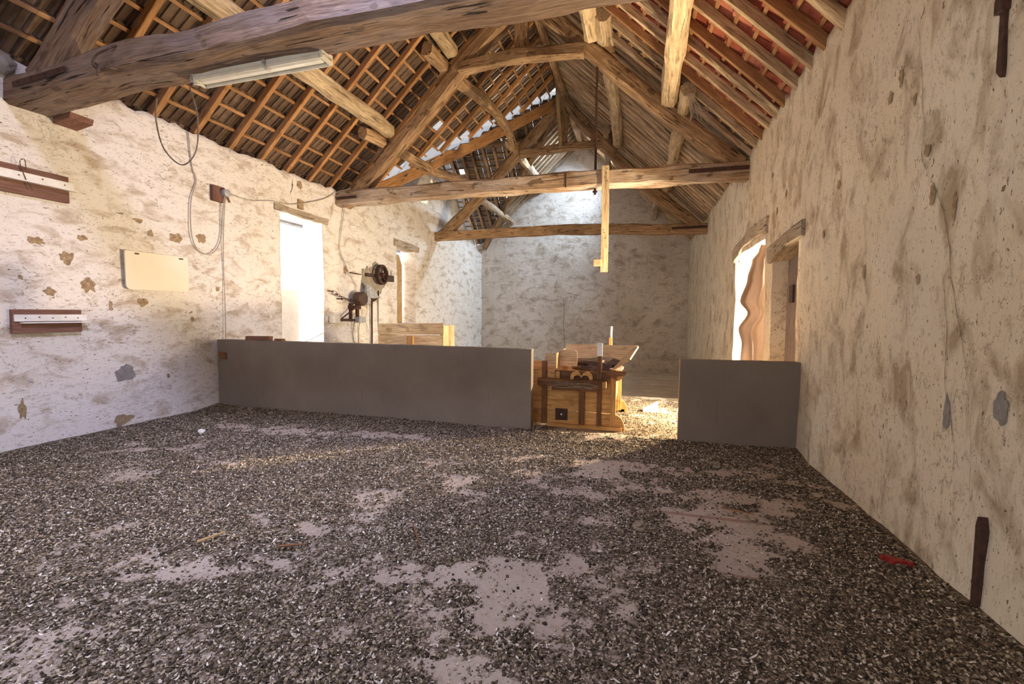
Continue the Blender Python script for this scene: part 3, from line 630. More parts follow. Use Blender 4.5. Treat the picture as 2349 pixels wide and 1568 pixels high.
# rafters and battens
gl = 'sawn rafters of the left slope'
def rafter(x0, z0, x1, z1, Y, w, h, mat, label, group, jit=0, dy=0, name='rafter', mid=None):
    mb = MB(); pts = [(x0, Y, z0)]+([(mid[0], Y+mid[1], mid[2])] if mid else [])+[(x1, Y+dy, z1)]
    mb.beam(pts, w, h, .06 if jit < .01 else .22, jit, .3 if jit else 4, up=(0, 0, 1)); return tag(mb.build(name, mat), label, 'rafter', group)
cs = math.cos(math.atan(SL)); hv = .10/cs/2
def zl(x): return ZE+SL*(x-XL)
for k in range(24):
    Y = 5.5+.62*(k-11)
    if Y < -1.5 or Y > 13.9: continue
    if 12 <= k: x0 = valley_x(Y)+.03 if Y > 9.6 else XL-.55
    else: x0 = XL-.55
    x1 = XM
    if x1-x0 < .5: continue
    if Y < 8.6: lb, g_ = 'slim sawn orange rafter of left slope, resting on left wall before the middle truss', gl
    else: lb, g_ = 'slim sawn orange rafter of left slope ending on the near valley beam', 'jack rafters on the near valley beam'
    rafter(x0, zl(x0)+hv, x1, zl(x1)+hv, Y, .075, .10, 'sawn', lb, g_, .002)
for k in range(10):                                        # far left, past the side wing
    Y = 15.1+.34*k; x0 = valley_x(Y)+.05
    if XM-x0 < .5 or Y > 18.2: continue
    rafter(x0, zl(x0)+hv, XM, zl(XM)+hv, Y, .09, .09, 'pole', 'pale rafter of left slope between far truss and gable wall', 'far rafters of the left slope', .008)
def zr(x): return ZE+SL*(XR-x)
YR = [-1.2, -.7, -.2, .3, .8, 2.35, 2.8, 3.25, 3.7, 4.15, 4.6, 5.05, 5.45, 5.83, 6.3, 6.78, 7.15, 7.53, 7.93, 8.29]
for i, Y in enumerate(YR):
    nat = i % 5 == 1; 
    rafter(XR+.15, zr(XR+.15)+hv, XM, zr(XM)+hv+(.01 if nat else 0), Y, .065 if not nat else .09, .11, 'oldpale' if nat or i % 3 else 'batten',
        'rough rafter of right slope with red tiles showing between, resting on the right wall', 'rafters under the red tiles', .018 if nat else .004, dy=random.uniform(-.05, .05), mid=((XR+XM)/2, random.uniform(-.05, .05), zr((XR+XM)/2)+hv) if nat else None)
Y = 8.72; k = 0
while Y < 18.2:
    sky = 16.35 < Y < 17.25
    segs = [(XR+.15, XM)] if not sky else [(XR+.15, -1.15), (-1.75, XM)]
    for a, b_ in segs:
        rafter(a, zr(a)+hv, b_, zr(b_)+hv, Y, .10+random.uniform(-.02, .02), .10, 'pole', 'closely set brown pole rafter of right slope beyond the middle truss', 'close-set pole rafters beyond the middle truss', .014, dy=random.uniform(-.06, .06))
    Y += .285+random.uniform(-.02, .02); k += 1
# side wing far slope
kz = .89; ZW = 8.22
def zw(y): return ZW-kz*abs(y-YV)
def wing_xlim(y): return XL+.1+3.95*(1-(y-YV)/4.25)
for k in range(15):
    X_ = -9.6+.42*k; 
    # rafter runs along Y from the ridge down to z 4.3 or to the valley
    ymax = 18.3 if X_ < XL else YV+4.25*(1-(X_-XL-.1)/3.95)
    if ymax-YV < .4: continue
    mb = MB(); mb.beam([(X_, YV, zw(YV)-.02), (X_+random.uniform(-.05, .05), ymax, zw(ymax)-.02)], .10, .08, .15, .012, .3)
    tag(mb.build('wing_rafter', 'old'), 'old brown rafter of the side wing roof seen beyond the near valley beam', 'rafter', 'rafters of the side wing')
gd = .30*cs
def batten(p0, p1, label, group, w=.045, h=.028, mat='batten', jit=.0, up=(0, 0, 1)):
    mb = MB(); mb.beam([p0, p1], w, h, .05, jit, 9 if not jit else .35, up=up); return tag(mb.build('tile_batten', mat), label, 'batten', group)
nl = Vector((-SL, 0, 1)).normalized(); nr = Vector((SL, 0, 1)).normalized()
for i in range(19):
    x = XL+.06+gd*i+.02
    if x > XM-.05: break
    # near part up to the valley
    zz = zl(x)+2*hv+.015
    yv = 9.6+4.5*((x-XL-.1)/3.95)+.02
    lb = 'thin sawn batten carrying dark tiles across the left slope'
    batten((x, YF, zz), (x, min(max(yv, 9.55), 14.1), zz), lb, 'battens of the left slope', up=nl)
    yf = YV+4.25*(1-(x-XL-.1)/3.95)+.05
    if yf < 18.2: batten((x, max(yf, 14.15), zz), (x, 18.35, zz), 'thin grey batten of left slope beyond the far truss', 'far battens of the left slope', mat='pole', up=nl)
for i in range(19):
    x = XR-.06-gd*i
    if x < XM+.05: break
    zz = zr(x)+2*hv+.015
    segs = [(YF, 18.35)]
    if -1.15 > x > -1.75: segs = [(YF, 16.35), (17.25, 18.35)]
    if -1.05 < x < -.35: segs = [(YF, 1.2), (2.2, 18.35)]
    for a, b_ in segs: batten((x, a, zz), (x, b_, zz), 'thin batten under the tiles across the right slope', 'battens of the right slope', up=nr)
for i in range(24):
    y = YV+.1+.175*i
    if y > 18.2: break
    xl = min(wing_xlim(y), XM)
    batten((-9.8, y, zw(y)+.04), (xl, y, zw(y)+.04), 'rough lath of the side wing roof seen beyond the valley', 'laths of the side wing roof', w=.05, h=.022, mat='old', jit=.012)
# tile covering: per-course tiles with ribs
def tiles(name, mat, side, cells, ribs, tw, label, lift=.03):
    """cells(x,y)->bool ; one mesh, surface pattern of the roof"""
    sgn = 1 if side == 'L' else -1
    ys = np.arange(YF-.1, 18.5, tw); V = []; F = []
    nv = Vector((-sgn*SL, 0, 1)).normalized(); tv = Vector((sgn*1, 0, SL)).normalized()
    nvv = np.array(nv); tvv = np.array(tv)
    i = 0
    while True:
        xb = (XL-.15+gd*(i-3)) if side == 'L' else (XR+.15-gd*(i-2))
        if (side == 'L' and xb > XM-.02) or (side == 'R' and xb < XM+.02): break
        z0 = ZE+SL*((xb-XL) if side == 'L' else (XR-xb))+2*hv+.03
        for j, y in enumerate(ys):
            xc = xb+sgn*gd/2
            if not cells(xc, y+tw/2): continue
            w = tw-.004; jl = random.uniform(-.006, .006); jr = random.uniform(-.006, .008)
            base = np.array((xb, y, z0)); ln = .30/1.0+.045
            prof = ribs(w)
            n = len(prof)
            o = len(V)
            for (t_, h0) in ((0, lift+.02+jl), (ln, .004+jr)):
                for (u, h) in prof: V.append(base+np.array((0, u, 0))+tvv*t_+nvv*(h0+h))
            for (t_, h0) in ((0, lift+.035+jl), (ln, .018+jr)):
                for (u, h) in prof: V.append(base+np.array((0, u, 0))+tvv*t_+nvv*(h0+h+.001))
            for k in range(n-1):
                F.append((o+k, o+k+1, o+n+k+1, o+n+k)); F.append((o+2*n+k, o+3*n+k, o+3*n+k+1, o+2*n+k+1)); F.append((o+k, o+2*n+k, o+2*n+k+1, o+k+1))
        i += 1
    me = bpy.data.meshes.new(name); me.from_pydata([tuple(v) for v in V], [], F); me.update(); me.materials.append(M[mat])
    o = bpy.data.objects.new(name, me); COL.objects.link(o); return tag(o, label, kind='structure')
def rib_flat(w):   # underside of interlocking tiles: two flat pans and raised/lowered ribs
    return [(0, .0), (.014, .0), (.018, -.024), (.046, -.024), (.052, .006), (w*.56, .010), (w*.60, -.012), (w*.66, -.012), (w*.70, .010), (w-.012, .006), (w, -.004)]
def rib_round(w): return [(0, 0), (w*.1, .0), (w*.2, -.012), (w*.35, -.026), (w*.5, -.03), (w*.65, -.026), (w*.8, -.012), (w*.9, 0), (w, 0)]
def missL(x, y): return 9.9 < y < 13.6 and (x-valley_x(y)) < .04+.16*random.random()
def cellL(x, y):
    if y > YV: return False
    if y < 9.6: return True
    return x > valley_x(y)+.02 and not missL(x, y) and not (y > 9.6 and random.random() < .006)
tiles('ceiling', 'tdark', 'L', cellL, rib_flat, .245, 'underside of dark ribbed roof tiles on the left slope')
tiles('ceiling', 'ttan', 'L', lambda x, y: y > YV and x > valley_x(y)+.05 and random.random() > .03, rib_round, .20, 'weathered tiles of left slope beyond the far truss', .045)
def skyl(x, y): return (-1.75 < x < -1.15 and 16.35 < y < 17.25) or (-1.05 < x < -.35 and 1.2 < y < 2.2)
tiles('ceiling', 'tred', 'R', lambda x, y: y < 8.7 and not skyl(x, y), rib_round, .22, 'underside of red clay roof tiles on the right slope')
tiles('ceiling', 'ttan', 'R', lambda x, y: y >= 8.7 and not skyl(x, y), rib_flat, .22, 'brown weathered lathing of right slope beyond the middle truss')
# wing covering (far and near slopes) and its end wall
mb = MB()
def quadw(y0, y1):
    n = 18
    for i in range(n):
        a = y0+(y1-y0)*i/n; b_ = y0+(y1-y0)*(i+1)/n+.01
        for q in range(26):
            x0 = -9.8+q*.3; x1 = x0+.293
            lim = (XL+.1+3.95*(1-abs((a+b_)/2-YV)/(4.25 if a > YV else 4.5)))
            if x0 > lim: continue
            if random.random() < .03 and a > YV: continue
            x1 = min(x1, lim+.1)
            dz = .05+random.uniform(0, .02)
            mb.add([(x0, a, zw(a)+dz+.02), (x1, a, zw(a)+dz+.02), (x1, b_, zw(b_)+dz), (x0, b_, zw(b_)+dz), (x0, a, zw(a)+dz+.04), (x1, a, zw(a)+dz+.04), (x1, b_, zw(b_)+dz+.02), (x0, b_, zw(b_)+dz+.02)],
                   [(0, 1, 2, 3), (7, 6, 5, 4), (0, 4, 5, 1), (3, 2, 6, 7), (0, 3, 7, 4), (1, 5, 6, 2)])
quadw(YV, 18.4); quadw(YV, 9.5)
tag(mb.build('ceiling', 'tdark'), 'old tiles of the side wing roof', kind='structure')
mb = MB(); mb.prism([(9.3, 4.05), (18.7, 4.05), (18.7, 4.1), (YV, 8.2), (9.3, 4.1)], 'x', -9.9, -9.7); tag(mb.build('trim_3', 'stone'), 'end wall of the side wing', kind='structure')
# ridge capping
mb = MB(); mb.prism([(XM-.22, ZR+.05), (XM, ZR+.36), (XM+.22, ZR+.05), (XM+.22, ZR+.10), (XM, ZR+.42), (XM-.22, ZR+.10)], 'y', YF-.1, 18.5)
tag(mb.build('trim_4', 'tred'), 'ridge tiles', kind='structure')
# rubble at the wall head by the near tie beam
mb = MB(); 
bpy_r = random.Random(4)
import bmesh as _b
bm = _b.new(); _b.ops.create_icosphere(bm, subdivisions=3, radius=1)
vs = [v.co.copy() for v in bm.verts]; fs = [tuple(v.index for v in f.verts) for f in bm.faces]; bm.free()
def rock(mb, c, s, seed, k=.25):
    out = [Vector(c)+Vector((v.x*s[0], v.y*s[1], v.z*s[2]))*(1+k*noise.noise(v*1.6+Vector((seed, 0, 0)))+k*.4*noise.noise(v*4+Vector((seed, 0, 0)))) for v in vs]; mb.add(out, fs)
for i, (y, z, s) in enumerate([(3.1, 4.22, .13), (3.28, 4.12, .12)]):
    mb = MB(); rock(mb, (XL+.02, y, z), (s*.8, s, s*.9), i*7); tag(mb.build('loose_stone', 'stone'), ['rough stone on the left wall head, the one farther from the tie beam', 'rough stone on the left wall head touching the tie beam end'][i], 'stone')

# ------------------------------------------------------------- fluorescent lamp
r = empty('fluorescent_lamp', (-3.55, 3.6, 3.8), 'long dusty fluorescent batten lamp under the nearest tie beam', 'lamp')
def lz(x): return 3.765+(x+4.3)*.012
a = (-4.25, 3.63, 3.835); b_ = (-2.80, 3.66, 3.875)
mb = MB(); mb.beam([a, b_], .12, .05, .12, 0, 5); mb.build('housing', 'whitem', r)
mb = MB(); mb.beam([(a[0]+.05, a[1]+.0, a[2]-.036), (b_[0]-.05, b_[1], b_[2]-.036)], .09, .03, .3, 0, 5); mb.build('diffuser', 'reflector', r)
mb = MB(); mb.beam([(a[0]+.02, a[1]-.072, a[2]-.045), (b_[0]-.02, b_[1]-.072, b_[2]-.045)], .016, .034, .2, 0, 5); mb.beam([(a[0]+.02, a[1]+.072, a[2]-.045), (b_[0]-.02, b_[1]+.072, b_[2]-.045)], .016, .034, .2, 0, 5); mb.build('reflector_edge', 'whitem', r)
for p, s in ((a, -1), (b_, 1)):
    mb = MB(); mb.box((p[0]-.015, p[1]-.075, p[2]-.06), (p[0]+.015, p[1]+.075, p[2]+.025)); mb.tube([(p[0]+s*.02, p[1]-.06, p[2]-.03), (p[0]+s*.06, p[1], p[2]-.05), (p[0]+s*.02, p[1]+.06, p[2]-.03)], .006); bev(mb.build('end_cap', 'whitem', r))
for x in (-4.25, -3.4):
    mb = MB(); z = a[2]+(x-a[0])*.029; mb.tube(spline([(x, 3.56, z), (x, 3.55, z-.04), (x+.02, 3.57, z-.075), (x+.03, 3.61, z-.07)], 5), .012); mb.build('clip', 'greycap', r)
# ------------------------------------------------------------- cables on the left wall
def cab(pts, r_, label, mat='cable', n=8, name='cable', cat='cable'):
    mb = MB(); mb.tube(spline(pts, n), r_, 6); return tag(mb.build(name, mat, smooth=True), label, cat)
cab([(-4.9, 3.70, 3.76), (-4.95, 3.72, 3.55), (-4.86, 3.72, 3.25), (-4.62, 3.72, 3.06), (-4.40, 3.70, 3.18), (-4.32, 3.66, 3.5), (-4.36, 3.62, 3.76)], .007, 'brown cable looping down below the fluorescent lamp')
w = XL+.035
cab([(w, 5.32, 4.18), (w, 5.36, 3.7), (w, 5.42, 3.5), (w, 5.33, 3.2), (w, 5.31, 2.8), (w, 5.37, 2.52), (w, 5.55, 2.42), (w, 5.72, 2.52), (w, 5.82, 2.75), (w+.02, 5.84, 3.1), (w+.05, 5.86, 3.42)], .008, 'twin cable hanging in a long loop on left wall below the junction box', 'cablepale')
cab([(w+.04, 5.88, 3.38), (w, 5.85, 2.6), (w, 5.85, 1.6), (w, 5.84, 1.0)], .007, 'straight cable dropping from junction box to the partition', 'cablepale')
cab([(w+.05, 5.93, 3.44), (w, 6.4, 3.44), (w, 6.85, 3.54), (w, 7.3, 3.58), (w, 7.78, 3.72), (w, 8.3, 3.92), (w+.05, 8.68, 4.15), (w+.4, 8.66, 4.2)], .008, 'pale cable running above the glaring opening to the middle tie beam', 'cablepale')
cab([(w, 8.98, 3.86), (w, 8.85, 3.3), (w, 8.80, 2.95), (w, 8.95, 2.7), (w, 9.1, 2.48), (w, 9.35, 2.2), (w, 9.4, 1.9)], .008, 'thin cable hanging from middle tie beam down to the old motor', 'cablepale')
r = empty('junction_box', (XL+.05, 5.8, 3.26), 'round grey junction box on a brown wooden block high on left wall', 'junction box')
mb = MB(); mb.box((XL-.01, 5.67, 3.27), (XL+.07, 5.88, 3.51)); bev(mb.build('wooden_block', 'redboard', r))
mb = MB(); mb.lathe((XL+.07, 5.86, 3.42), 'x', [(.06, 0), (.062, .05), (.058, .075), (.02, .085)], 20); mb.build('round_cap', 'greycap', r, smooth=False)
mb = MB(); mb.tube([(XL+.09, 5.9, 3.37), (XL+.08, 5.95, 3.30)], .018, 8); mb.build('gland', 'brownwood', r)
# boards on the left wall
mb = MB(); n = 10; Y0, Y1, Za, Zb = 4.38, 5.24, 1.825, 2.33
poly = [(Y0, Zb), (Y1-.01, Zb)]+[(Y1, Zb-.02)]+[(Y1-.06+.06*math.cos(a), Za+.06+.06*math.sin(a)) for a in np.linspace(0, -math.pi/2, 6)]+[(Y0+.06+.06*math.cos(a), Za+.06+.06*math.sin(a)) for a in np.linspace(-math.pi/2, -math.pi, 6)]
r = empty('wall_panel', (XL+.04, 4.8, 1.825), 'blank ivory rectangular panel with rounded lower corners on left wall', 'panel')
mb.prism(poly, 'x', XL+.025, XL+.045); mb.build('board', 'panel', r)
mb = MB(); mb.box((XL-.0, 4.50, 2.29), (XL+.052, 4.55, 2.31)); mb.box((XL-.0, 5.10, 2.29), (XL+.052, 5.16, 2.31)); mb.build('clip', 'blackiron', r)
def rack(Ya, Yb, z0, z1, zs_, label, tilt=0):
    r = empty('coat_rail', (XL+.03, (Ya+Yb)/2, z0), label, 'rail')
    mb = MB(); mb.box((XL-.02, Ya, z0), (XL+.045, Yb, z1)); bev(mb.build('backboard', 'redboard', r), .004)
    mb = MB(); mb.box((XL+.045, Ya+.01, zs_), (XL+.062, Yb+.04, zs_+.075)); mb.box((XL+.045, Ya+.06, zs_-.022), (XL+.10, Yb+.06, zs_-.008)); s = mb.build('white_strip', 'strip', r); s['label'] = 'white painted strip'
    mb = MB()
    for k in range(5): mb.lathe((XL+.064, Ya+.1+(Yb-Ya-.15)*k/4, zs_+.035+.01*(k % 2)), 'x', [(.007, -.002), (.007, .003)], 8)
    mb.build('hole', 'blackiron', r)
    return r
rack(2.85, 3.81, 2.79, 3.09, 2.95, 'upper of two red-brown boards with a white strip on left wall')
rack(3.24, 3.87, 1.29, 1.55, 1.42, 'lower of two red-brown boards with a white strip on left wall')
mb = MB(); mb.tube(spline([(XL+.06, 3.42, 3.06), (XL+.08, 3.40, 3.16), (XL+.06, 3.37, 3.12), (XL+.07, 3.41, 2.95), (XL+.09, 3.45, 2.85)], 5), .004); tag(mb.build('wire', 'blackiron'), 'loose bent wire on the upper red-brown board', 'wire')

# ------------------------------------------------------------- old drive gear on the left wall
r = empty('drive_wheel', (XL+.15, 10.28, 2.2), 'rusty spoked pulley wheel on an iron bracket on left wall', 'pulley')
mb = MB(); c = (XL+.16, 10.30, 2.50); R0 = .24
ring = []
n = 32
for x, rr in ((-.05, R0), (.05, R0), (.05, R0-.045), (-.05, R0-.045)):
    for j in range(n):
        a = 2*math.pi*j/n; ring.append((c[0]+x, c[1]+rr*math.cos(a), c[2]+rr*math.sin(a)))
fsr = [(i*n+j, ((i+1) % 4)*n+j, ((i+1) % 4)*n+(j+1) % n, i*n+(j+1) % n) for i in range(4) for j in range(n)]
mb.add(ring, fsr)
for j in range(40):
    a = 2*math.pi*j/40; mb.box((c[0]-.05, c[1]+(R0+.004)*math.cos(a)-.008, c[2]+(R0+.004)*math.sin(a)-.008), (c[0]+.05, c[1]+(R0+.004)*math.cos(a)+.008, c[2]+(R0+.004)*math.sin(a)+.008))
wh = mb.build('rim', 'iron', r)
for j in range(6):
    a = math.pi*j/3+.3; mb = MB(); mb.tube([(c[0], c[1]+.03*math.cos(a), c[2]+.03*math.sin(a)), (c[0], c[1]+(R0-.03)*math.cos(a), c[2]+(R0-.03)*math.sin(a))], .016, 6); mb.build('spoke', 'iron', r)
mb = MB(); mb.lathe((c[0], c[1], c[2]), 'x', [(.05, -.06), (.05, .06), (.02, .09)], 14); mb.build('hub', 'iron', r)
mb = MB(); mb.box((XL+.03, 9.76, 2.42), (XL+.10, 10.1, 2.50)); mb.build('bracket', 'blackiron', r); mb = MB(); mb.box((XL+.03, 10.5, 2.36), (XL+.14, 10.94, 2.52)); mb.tube([(XL+.1, 10.62, 2.5), (XL+.1, 10.62, 2.62)], .01); mb.tube([(XL+.1, 10.85, 2.5), (XL+.1, 10.85, 2.64)], .01); mb.build('bracket', 'blackiron', r)
mb = MB()
for i, (u, z, a, b2) in enumerate([(10.3, 2.45, .42, .36), (9.85, 2.35, .2, .3), (10.2, 2.1, .22, .22)]): blob(mb, 'x', XL+.022+.001*i, u, z, a, b2, 26, i*5+2, .5)
for (u, z0, z1, wd) in ((10.1, 1.75, 2.1, .03), (10.35, 1.0, 2.1, .03), (9.85, 1.9, 2.2, .03)): mb.add([(XL+.024, u-wd, z1), (XL+.024, u+wd, z1), (XL+.024, u+wd*.3, z0), (XL+.024, u-wd*.3, z0)], [(0, 1, 2, 3)])
m = simple('oily_stain', (.38, .32, .24), (.24, .21, .17), 9, .9); M['stain'] = m
mb.build('oil_stain', 'stain', wl)
mb = MB(); mb.tube([(XL+.02, 9.18, 2.46), (XL+.10, 9.50, 2.44)], .014, 7); tag(mb.build('iron_pin', 'iron'), 'short rusty pin sticking out of left wall near the pulley wheel', 'pin')
r = empty('electric_motor', (XL+.2, 9.3, 1.4), 'old dark electric motor bolted to left wall beyond the partition', 'motor')
mb = MB(); mb.lathe((XL+.1, 9.28, 1.86), 'x', [(.12, 0), (.16, .03), (.165, .2), (.13, .24), (.05, .25)], 20); mb.build('motor_body', 'blackiron', r)
mb = MB(); mb.lathe((XL+.12, 9.55, 1.84), 'x', [(.10, 0), (.13, .05), (.13, .12), (.08, .16)], 18); mb.build('gear_case', 'castgrey', r)
mb = MB(); mb.box((XL+.0, 9.15, 1.38), (XL+.06, 9.20, 1.75)); mb.box((XL+.0, 9.40, 1.38), (XL+.06, 9.47, 1.75)); mb.box((XL, 9.12, 1.62), (XL+.09, 9.5, 1.70)); mb.build('mounting', 'iron', r)
mb = MB(); mb.box((XL, 9.35, 1.30), (XL+.14, 9.62, 1.44)); bev(mb.build('terminal_box', 'castgrey', r))
r = empty('lamp_hood', (XL+.15, 9.75, 1.84), 'dented grey metal hood on left wall under the pulley wheel', 'hood')
mb = MB(); vs_ = []; n = 14
for i in range(7):
    k = i/6
    for j in range(n):
        a = 2*math.pi*j/n; rr = .03+.19*k**.75; vs_.append((XL+.18+rr*.8*math.cos(a), 9.64+.14*k+rr*math.sin(a), 2.22-.32*k+.02*math.sin(3*a)))
mb.add(vs_, [(i*n+j, i*n+(j+1) % n, (i+1)*n+(j+1) % n, (i+1)*n+j) for i in range(6) for j in range(n)]+[tuple(range(n))]); mb.build('hood', 'castgrey', r)
mb = MB(); mb.lathe((XL+.18, 9.78, 1.80), 'z', [(.16, .10), (.13, .04), (.05, 0)], 16); mb.build('rusty_rim', 'iron', r)
mb = MB(); mb.tube([(XL+.06, 10.0, 1.86), (XL+.06, 9.98, .0)], .022, 8); tag(mb.build('iron_pipe', 'iron'), 'upright rusty pipe on left wall beside the motor', 'pipe')
r = empty('tension_bar', (XL+.1, 8.8, 1.3), 'level rusty bar with grey end box on left wall below the motor', 'bar')
mb = MB(); mb.tube([(XL+.08, 8.55, 1.38), (XL+.08, 9.25, 1.36)], .03, 8); mb.build('bar', 'iron', r)
mb = MB(); mb.box((XL+.0, 8.44, 1.31), (XL+.16, 8.62, 1.46)); bev(mb.build('end_box', 'whitem', r)); 
mb = MB(); mb.tube([(XL+.10, 8.70, 1.38), (XL+.2, 9.42, 1.80)], .016, 7); mb.build('brace', 'iron', r)
r = empty('chain', (XL+.1, 8.5, 1.85), 'rusty chain slanting from a wall pin down to the motor', 'chain')
A, B_ = Vector((XL+.08, 8.42, 2.0)), Vector((XL+.22, 9.40, 1.78)); nL = 16
for i in range(nL):
    p = A.lerp(B_, (i+.5)/nL)+Vector((0, 0, -.10*math.sin(math.pi*(i+.5)/nL)*.6)); d = (B_-A).normalized(); s = Vector((0, 0, 1)) if i % 2 else Vector((1, 0, 0)); s = (s-d*s.dot(d)).normalized()
    big = 2. if i == 1 else 1.; mb = MB(); mb.tube([p+d*.045*big*math.cos(a)+s*.022*big*math.sin(a) for a in np.linspace(0, 2*math.pi, 11)], .007, 5, cap=False); mb.build('link', 'iron', r)
mb = MB(); mb.tube([(XL, 8.40, 2.0), (XL+.1, 8.43, 1.99)], .012, 6); mb.build('pin', 'iron', r)
mb = MB(); mb.tube([(XL, 8.72, 1.84), (XL+.08, 8.78, 1.84)], .014, 6); mb.lathe((XL+.08, 8.78, 1.84), 'x', [(.025, 0), (.025, .02)], 8); tag(mb.build('bolt', 'iron'), 'short rusty bolt in left wall just under the chain', 'bolt')
for i, pts in enumerate([[(w+.05, 9.25, 1.34), (w, 9.24, 1.0), (w+.04, 9.38, .5), (w+.05, 9.5, .02)], [(w+.05, 9.45, 1.34), (w, 9.47, 1.0), (w, 9.5, .02)], [(w+.04, 9.85, 1.82), (w+.1, 9.82, 1.3), (w+.05, 9.76, .02)], [(w+.05, 9.6, 1.42), (w+.05, 9.78, 1.15), (w+.03, 9.95, .98)], [(w+.1, 8.5, 1.34), (w+.15, 8.2, 1.2), (w+.1, 7.9, 1.05), (w+.1, 7.3, .9)]]):
    cab(pts, .009 if i < 2 else .006, ['thick black cable curving below the motor', 'black cable falling straight below the motor box', 'thin cable hanging beside the rusty upright pipe', 'thin cable slanting from motor box to the pipe foot', 'thin cable sagging from the end box across the glaring opening'][i], 'cable' if i < 2 else 'cablepale')

# iron wall ties on the right wall
def tie(Y, z0, z1, lean, label, down):
    r = empty('iron_wall_bar', (XR-.03, Y, z0), label, 'iron bar')
    mb = MB(); pt = [(Y-.018, z0+.06), (Y-.012, z0), (Y+.018, z0+.04), (Y+.018, z1), (Y-.018, z1)] if down else [(Y-.018, z0), (Y+.018, z0), (Y+.018, z1-.05), (Y+.006, z1), (Y-.018, z1-.07)]
    mb.prism([(y_+lean*(z-z0), z) for y_, z in pt], 'x', XR-.035, XR+.03); bev(mb.build('bar', 'iron', r), .005)
    if down: mb = MB(); mb.box((XR-.055, Y-.028, z1-.06), (XR-.01, Y+.028, z1+.02)); bev(mb.build('collar', 'iron', r))
tie(2.93, 2.74, 3.12, 0, 'upper rusty iron bar pinned to right wall near the top corner', True)
tie(2.84, .06, .53, 0, 'lower rusty iron bar standing against right wall at the floor', False)

# ------------------------------------------------------------- crate / pen behind the partition
r = empty('plank_crate', (-4.2, 8.0, 0), 'pale plank crate standing behind the long partition below the shuttered opening', 'crate')
for i, (z0, z1) in enumerate([(1.12, 1.335), (.90, 1.105), (.66, .88), (.42, .64), (.18, .40)]):
    mb = MB(); mb.beam([(-5.01, 8.0, (z0+z1)/2-.01), (-3.60, 8.0, (z0+z1)/2+.015)], .025, z1-z0, .02, .003, .4); mb.build('plank', 'box', r)
for x in (-4.96, -3.65):
    mb = MB(); mb.box((x-.03, 8.015, 0), (x+.03, 8.07, 1.33)); mb.build('post', 'box', r)
    mb = MB(); mb.box((x-.012, 8.07, .1), (x+.012, 8.6, 1.30)); mb.build('side_board', 'box', r)
mb = MB(); mb.box((-4.35, 7.93, .3), (-4.22, 7.985, 1.10)); mb.build('upright', 'orange', r)

# ------------------------------------------------------------- winnowing machine
r = empty('winnowing_machine', (-.8, 6.7, 0), 'old wooden grain winnowing machine in the gap between the partitions', 'winnowing machine')
YW = 6.15; YE = 7.35
def wb_(name, a, b_, mat='orange', bw=.004, **k):
    mb = MB(); mb.box(a, b_, **k); return bev(mb.build(name, mat, r), bw)
mb = MB()
for z0, z1 in ((.03, .215), (.22, .365), (.37, .485), (.49, .62), (.625, .78)): mb.box((-1.75, YW+.03, z0), (-.30, YW+.05, z1-.004))
mb.build('side_panel', 'orange', r)
mb = MB()
for z0, z1 in ((.03, .215), (.22, .365), (.37, .485), (.49, .62), (.625, .78)): mb.box((-1.75, YE-.05, z0), (-.30, YE-.03, z1-.004))
mb.build('side_panel', 'orange', r)
wb_('end_panel', (-1.77, YW+.05, .03), (-1.745, YE-.05, .78)); wb_('end_panel', (-.335, YW+.05, .30), (-.31, YE-.05, .78), 'brownwood')
for x0, x1, zt in ((-1.29, -1.22, .90), (-.775, -.70, .62), (-.535, -.475, 1.165), (-.355, -.285, .81)):
    wb_('post', (x0, YW-.02, .03), (x1, YW+.03, zt), 'brownwood' if x0 < -.4 else 'orange')
for x0, x1 in ((-.33, -.26), (-1.29, -1.22)): wb_('post', (x0, YE-.03, .03), (x1, YE+.02, .80), 'orange')
wb_('base_rail', (-1.20, YW-.06, .0), (-.20, YW+.0, .05), 'orange'); wb_('base_rail', (-1.20, YE, .0), (-.20, YE+.05, .05), 'orange')
wb_('shelf_rail', (-1.33, YW-.14, .635), (-.41, YW-.02, .67), 'brownwood'); wb_('shelf_apron', (-1.33, YW-.12, .575), (-.41, YW-.09, .635), 'brownwood'); wb_('rail_end', (-.455, YW-.16, .58), (-.405, YW-.0, .66), 'orange')
mb = MB(); mb.box((-1.15, YW-.01, .50), (-.5, YW+.02, .575)); mb.build('cross_board', 'brownwood', r)
mb = MB(); mb.prism([(-1.11, .67), (-.28, .67), (-.28, .78), (-1.11, .78)], 'y', YW-.005, YW+.025); mb.build('top_board', 'brownwood', r)
# scalloped crank guard (two lobes) and its shadowed well
mb = MB(); out = [(-.89, .66)]
for c0 in (-.815, -.665):
    for a in np.linspace(math.pi, 0, 11): out.append((c0+.072*math.cos(a), .712+.062*math.sin(a)*1.0))
out.append((-.59, .66)); inn = [(-.74+(u+.74)*.70, .66+(z-.66)*.58) for u, z in out]
for i in range(len(out)-1):
    q = [out[i], out[i+1], inn[i+1], inn[i]]; mb.prism(q, 'y', YW-.05, YW-.005)
mb.build('scalloped_guard', 'orange', r)
mb = MB(); mb.prism([(-.74+.105*math.cos(a), .60+.10*math.sin(a)) for a in np.linspace(math.pi, 2*math.pi, 14)], 'y', YW-.035, YW-.02); mb.build('round_well', 'brownwood', r)
mb = MB(); mb.prism([(-1.09, .665), (-1.035, .665), (-1.035, .74)]+[(-1.0625+.0275*math.cos(a), .74+.0275*math.sin(a)) for a in np.linspace(0, math.pi, 8)]+[(-1.09, .74)], 'y', YW-.04, YW-.012); mb.build('catch', 'orange', r)
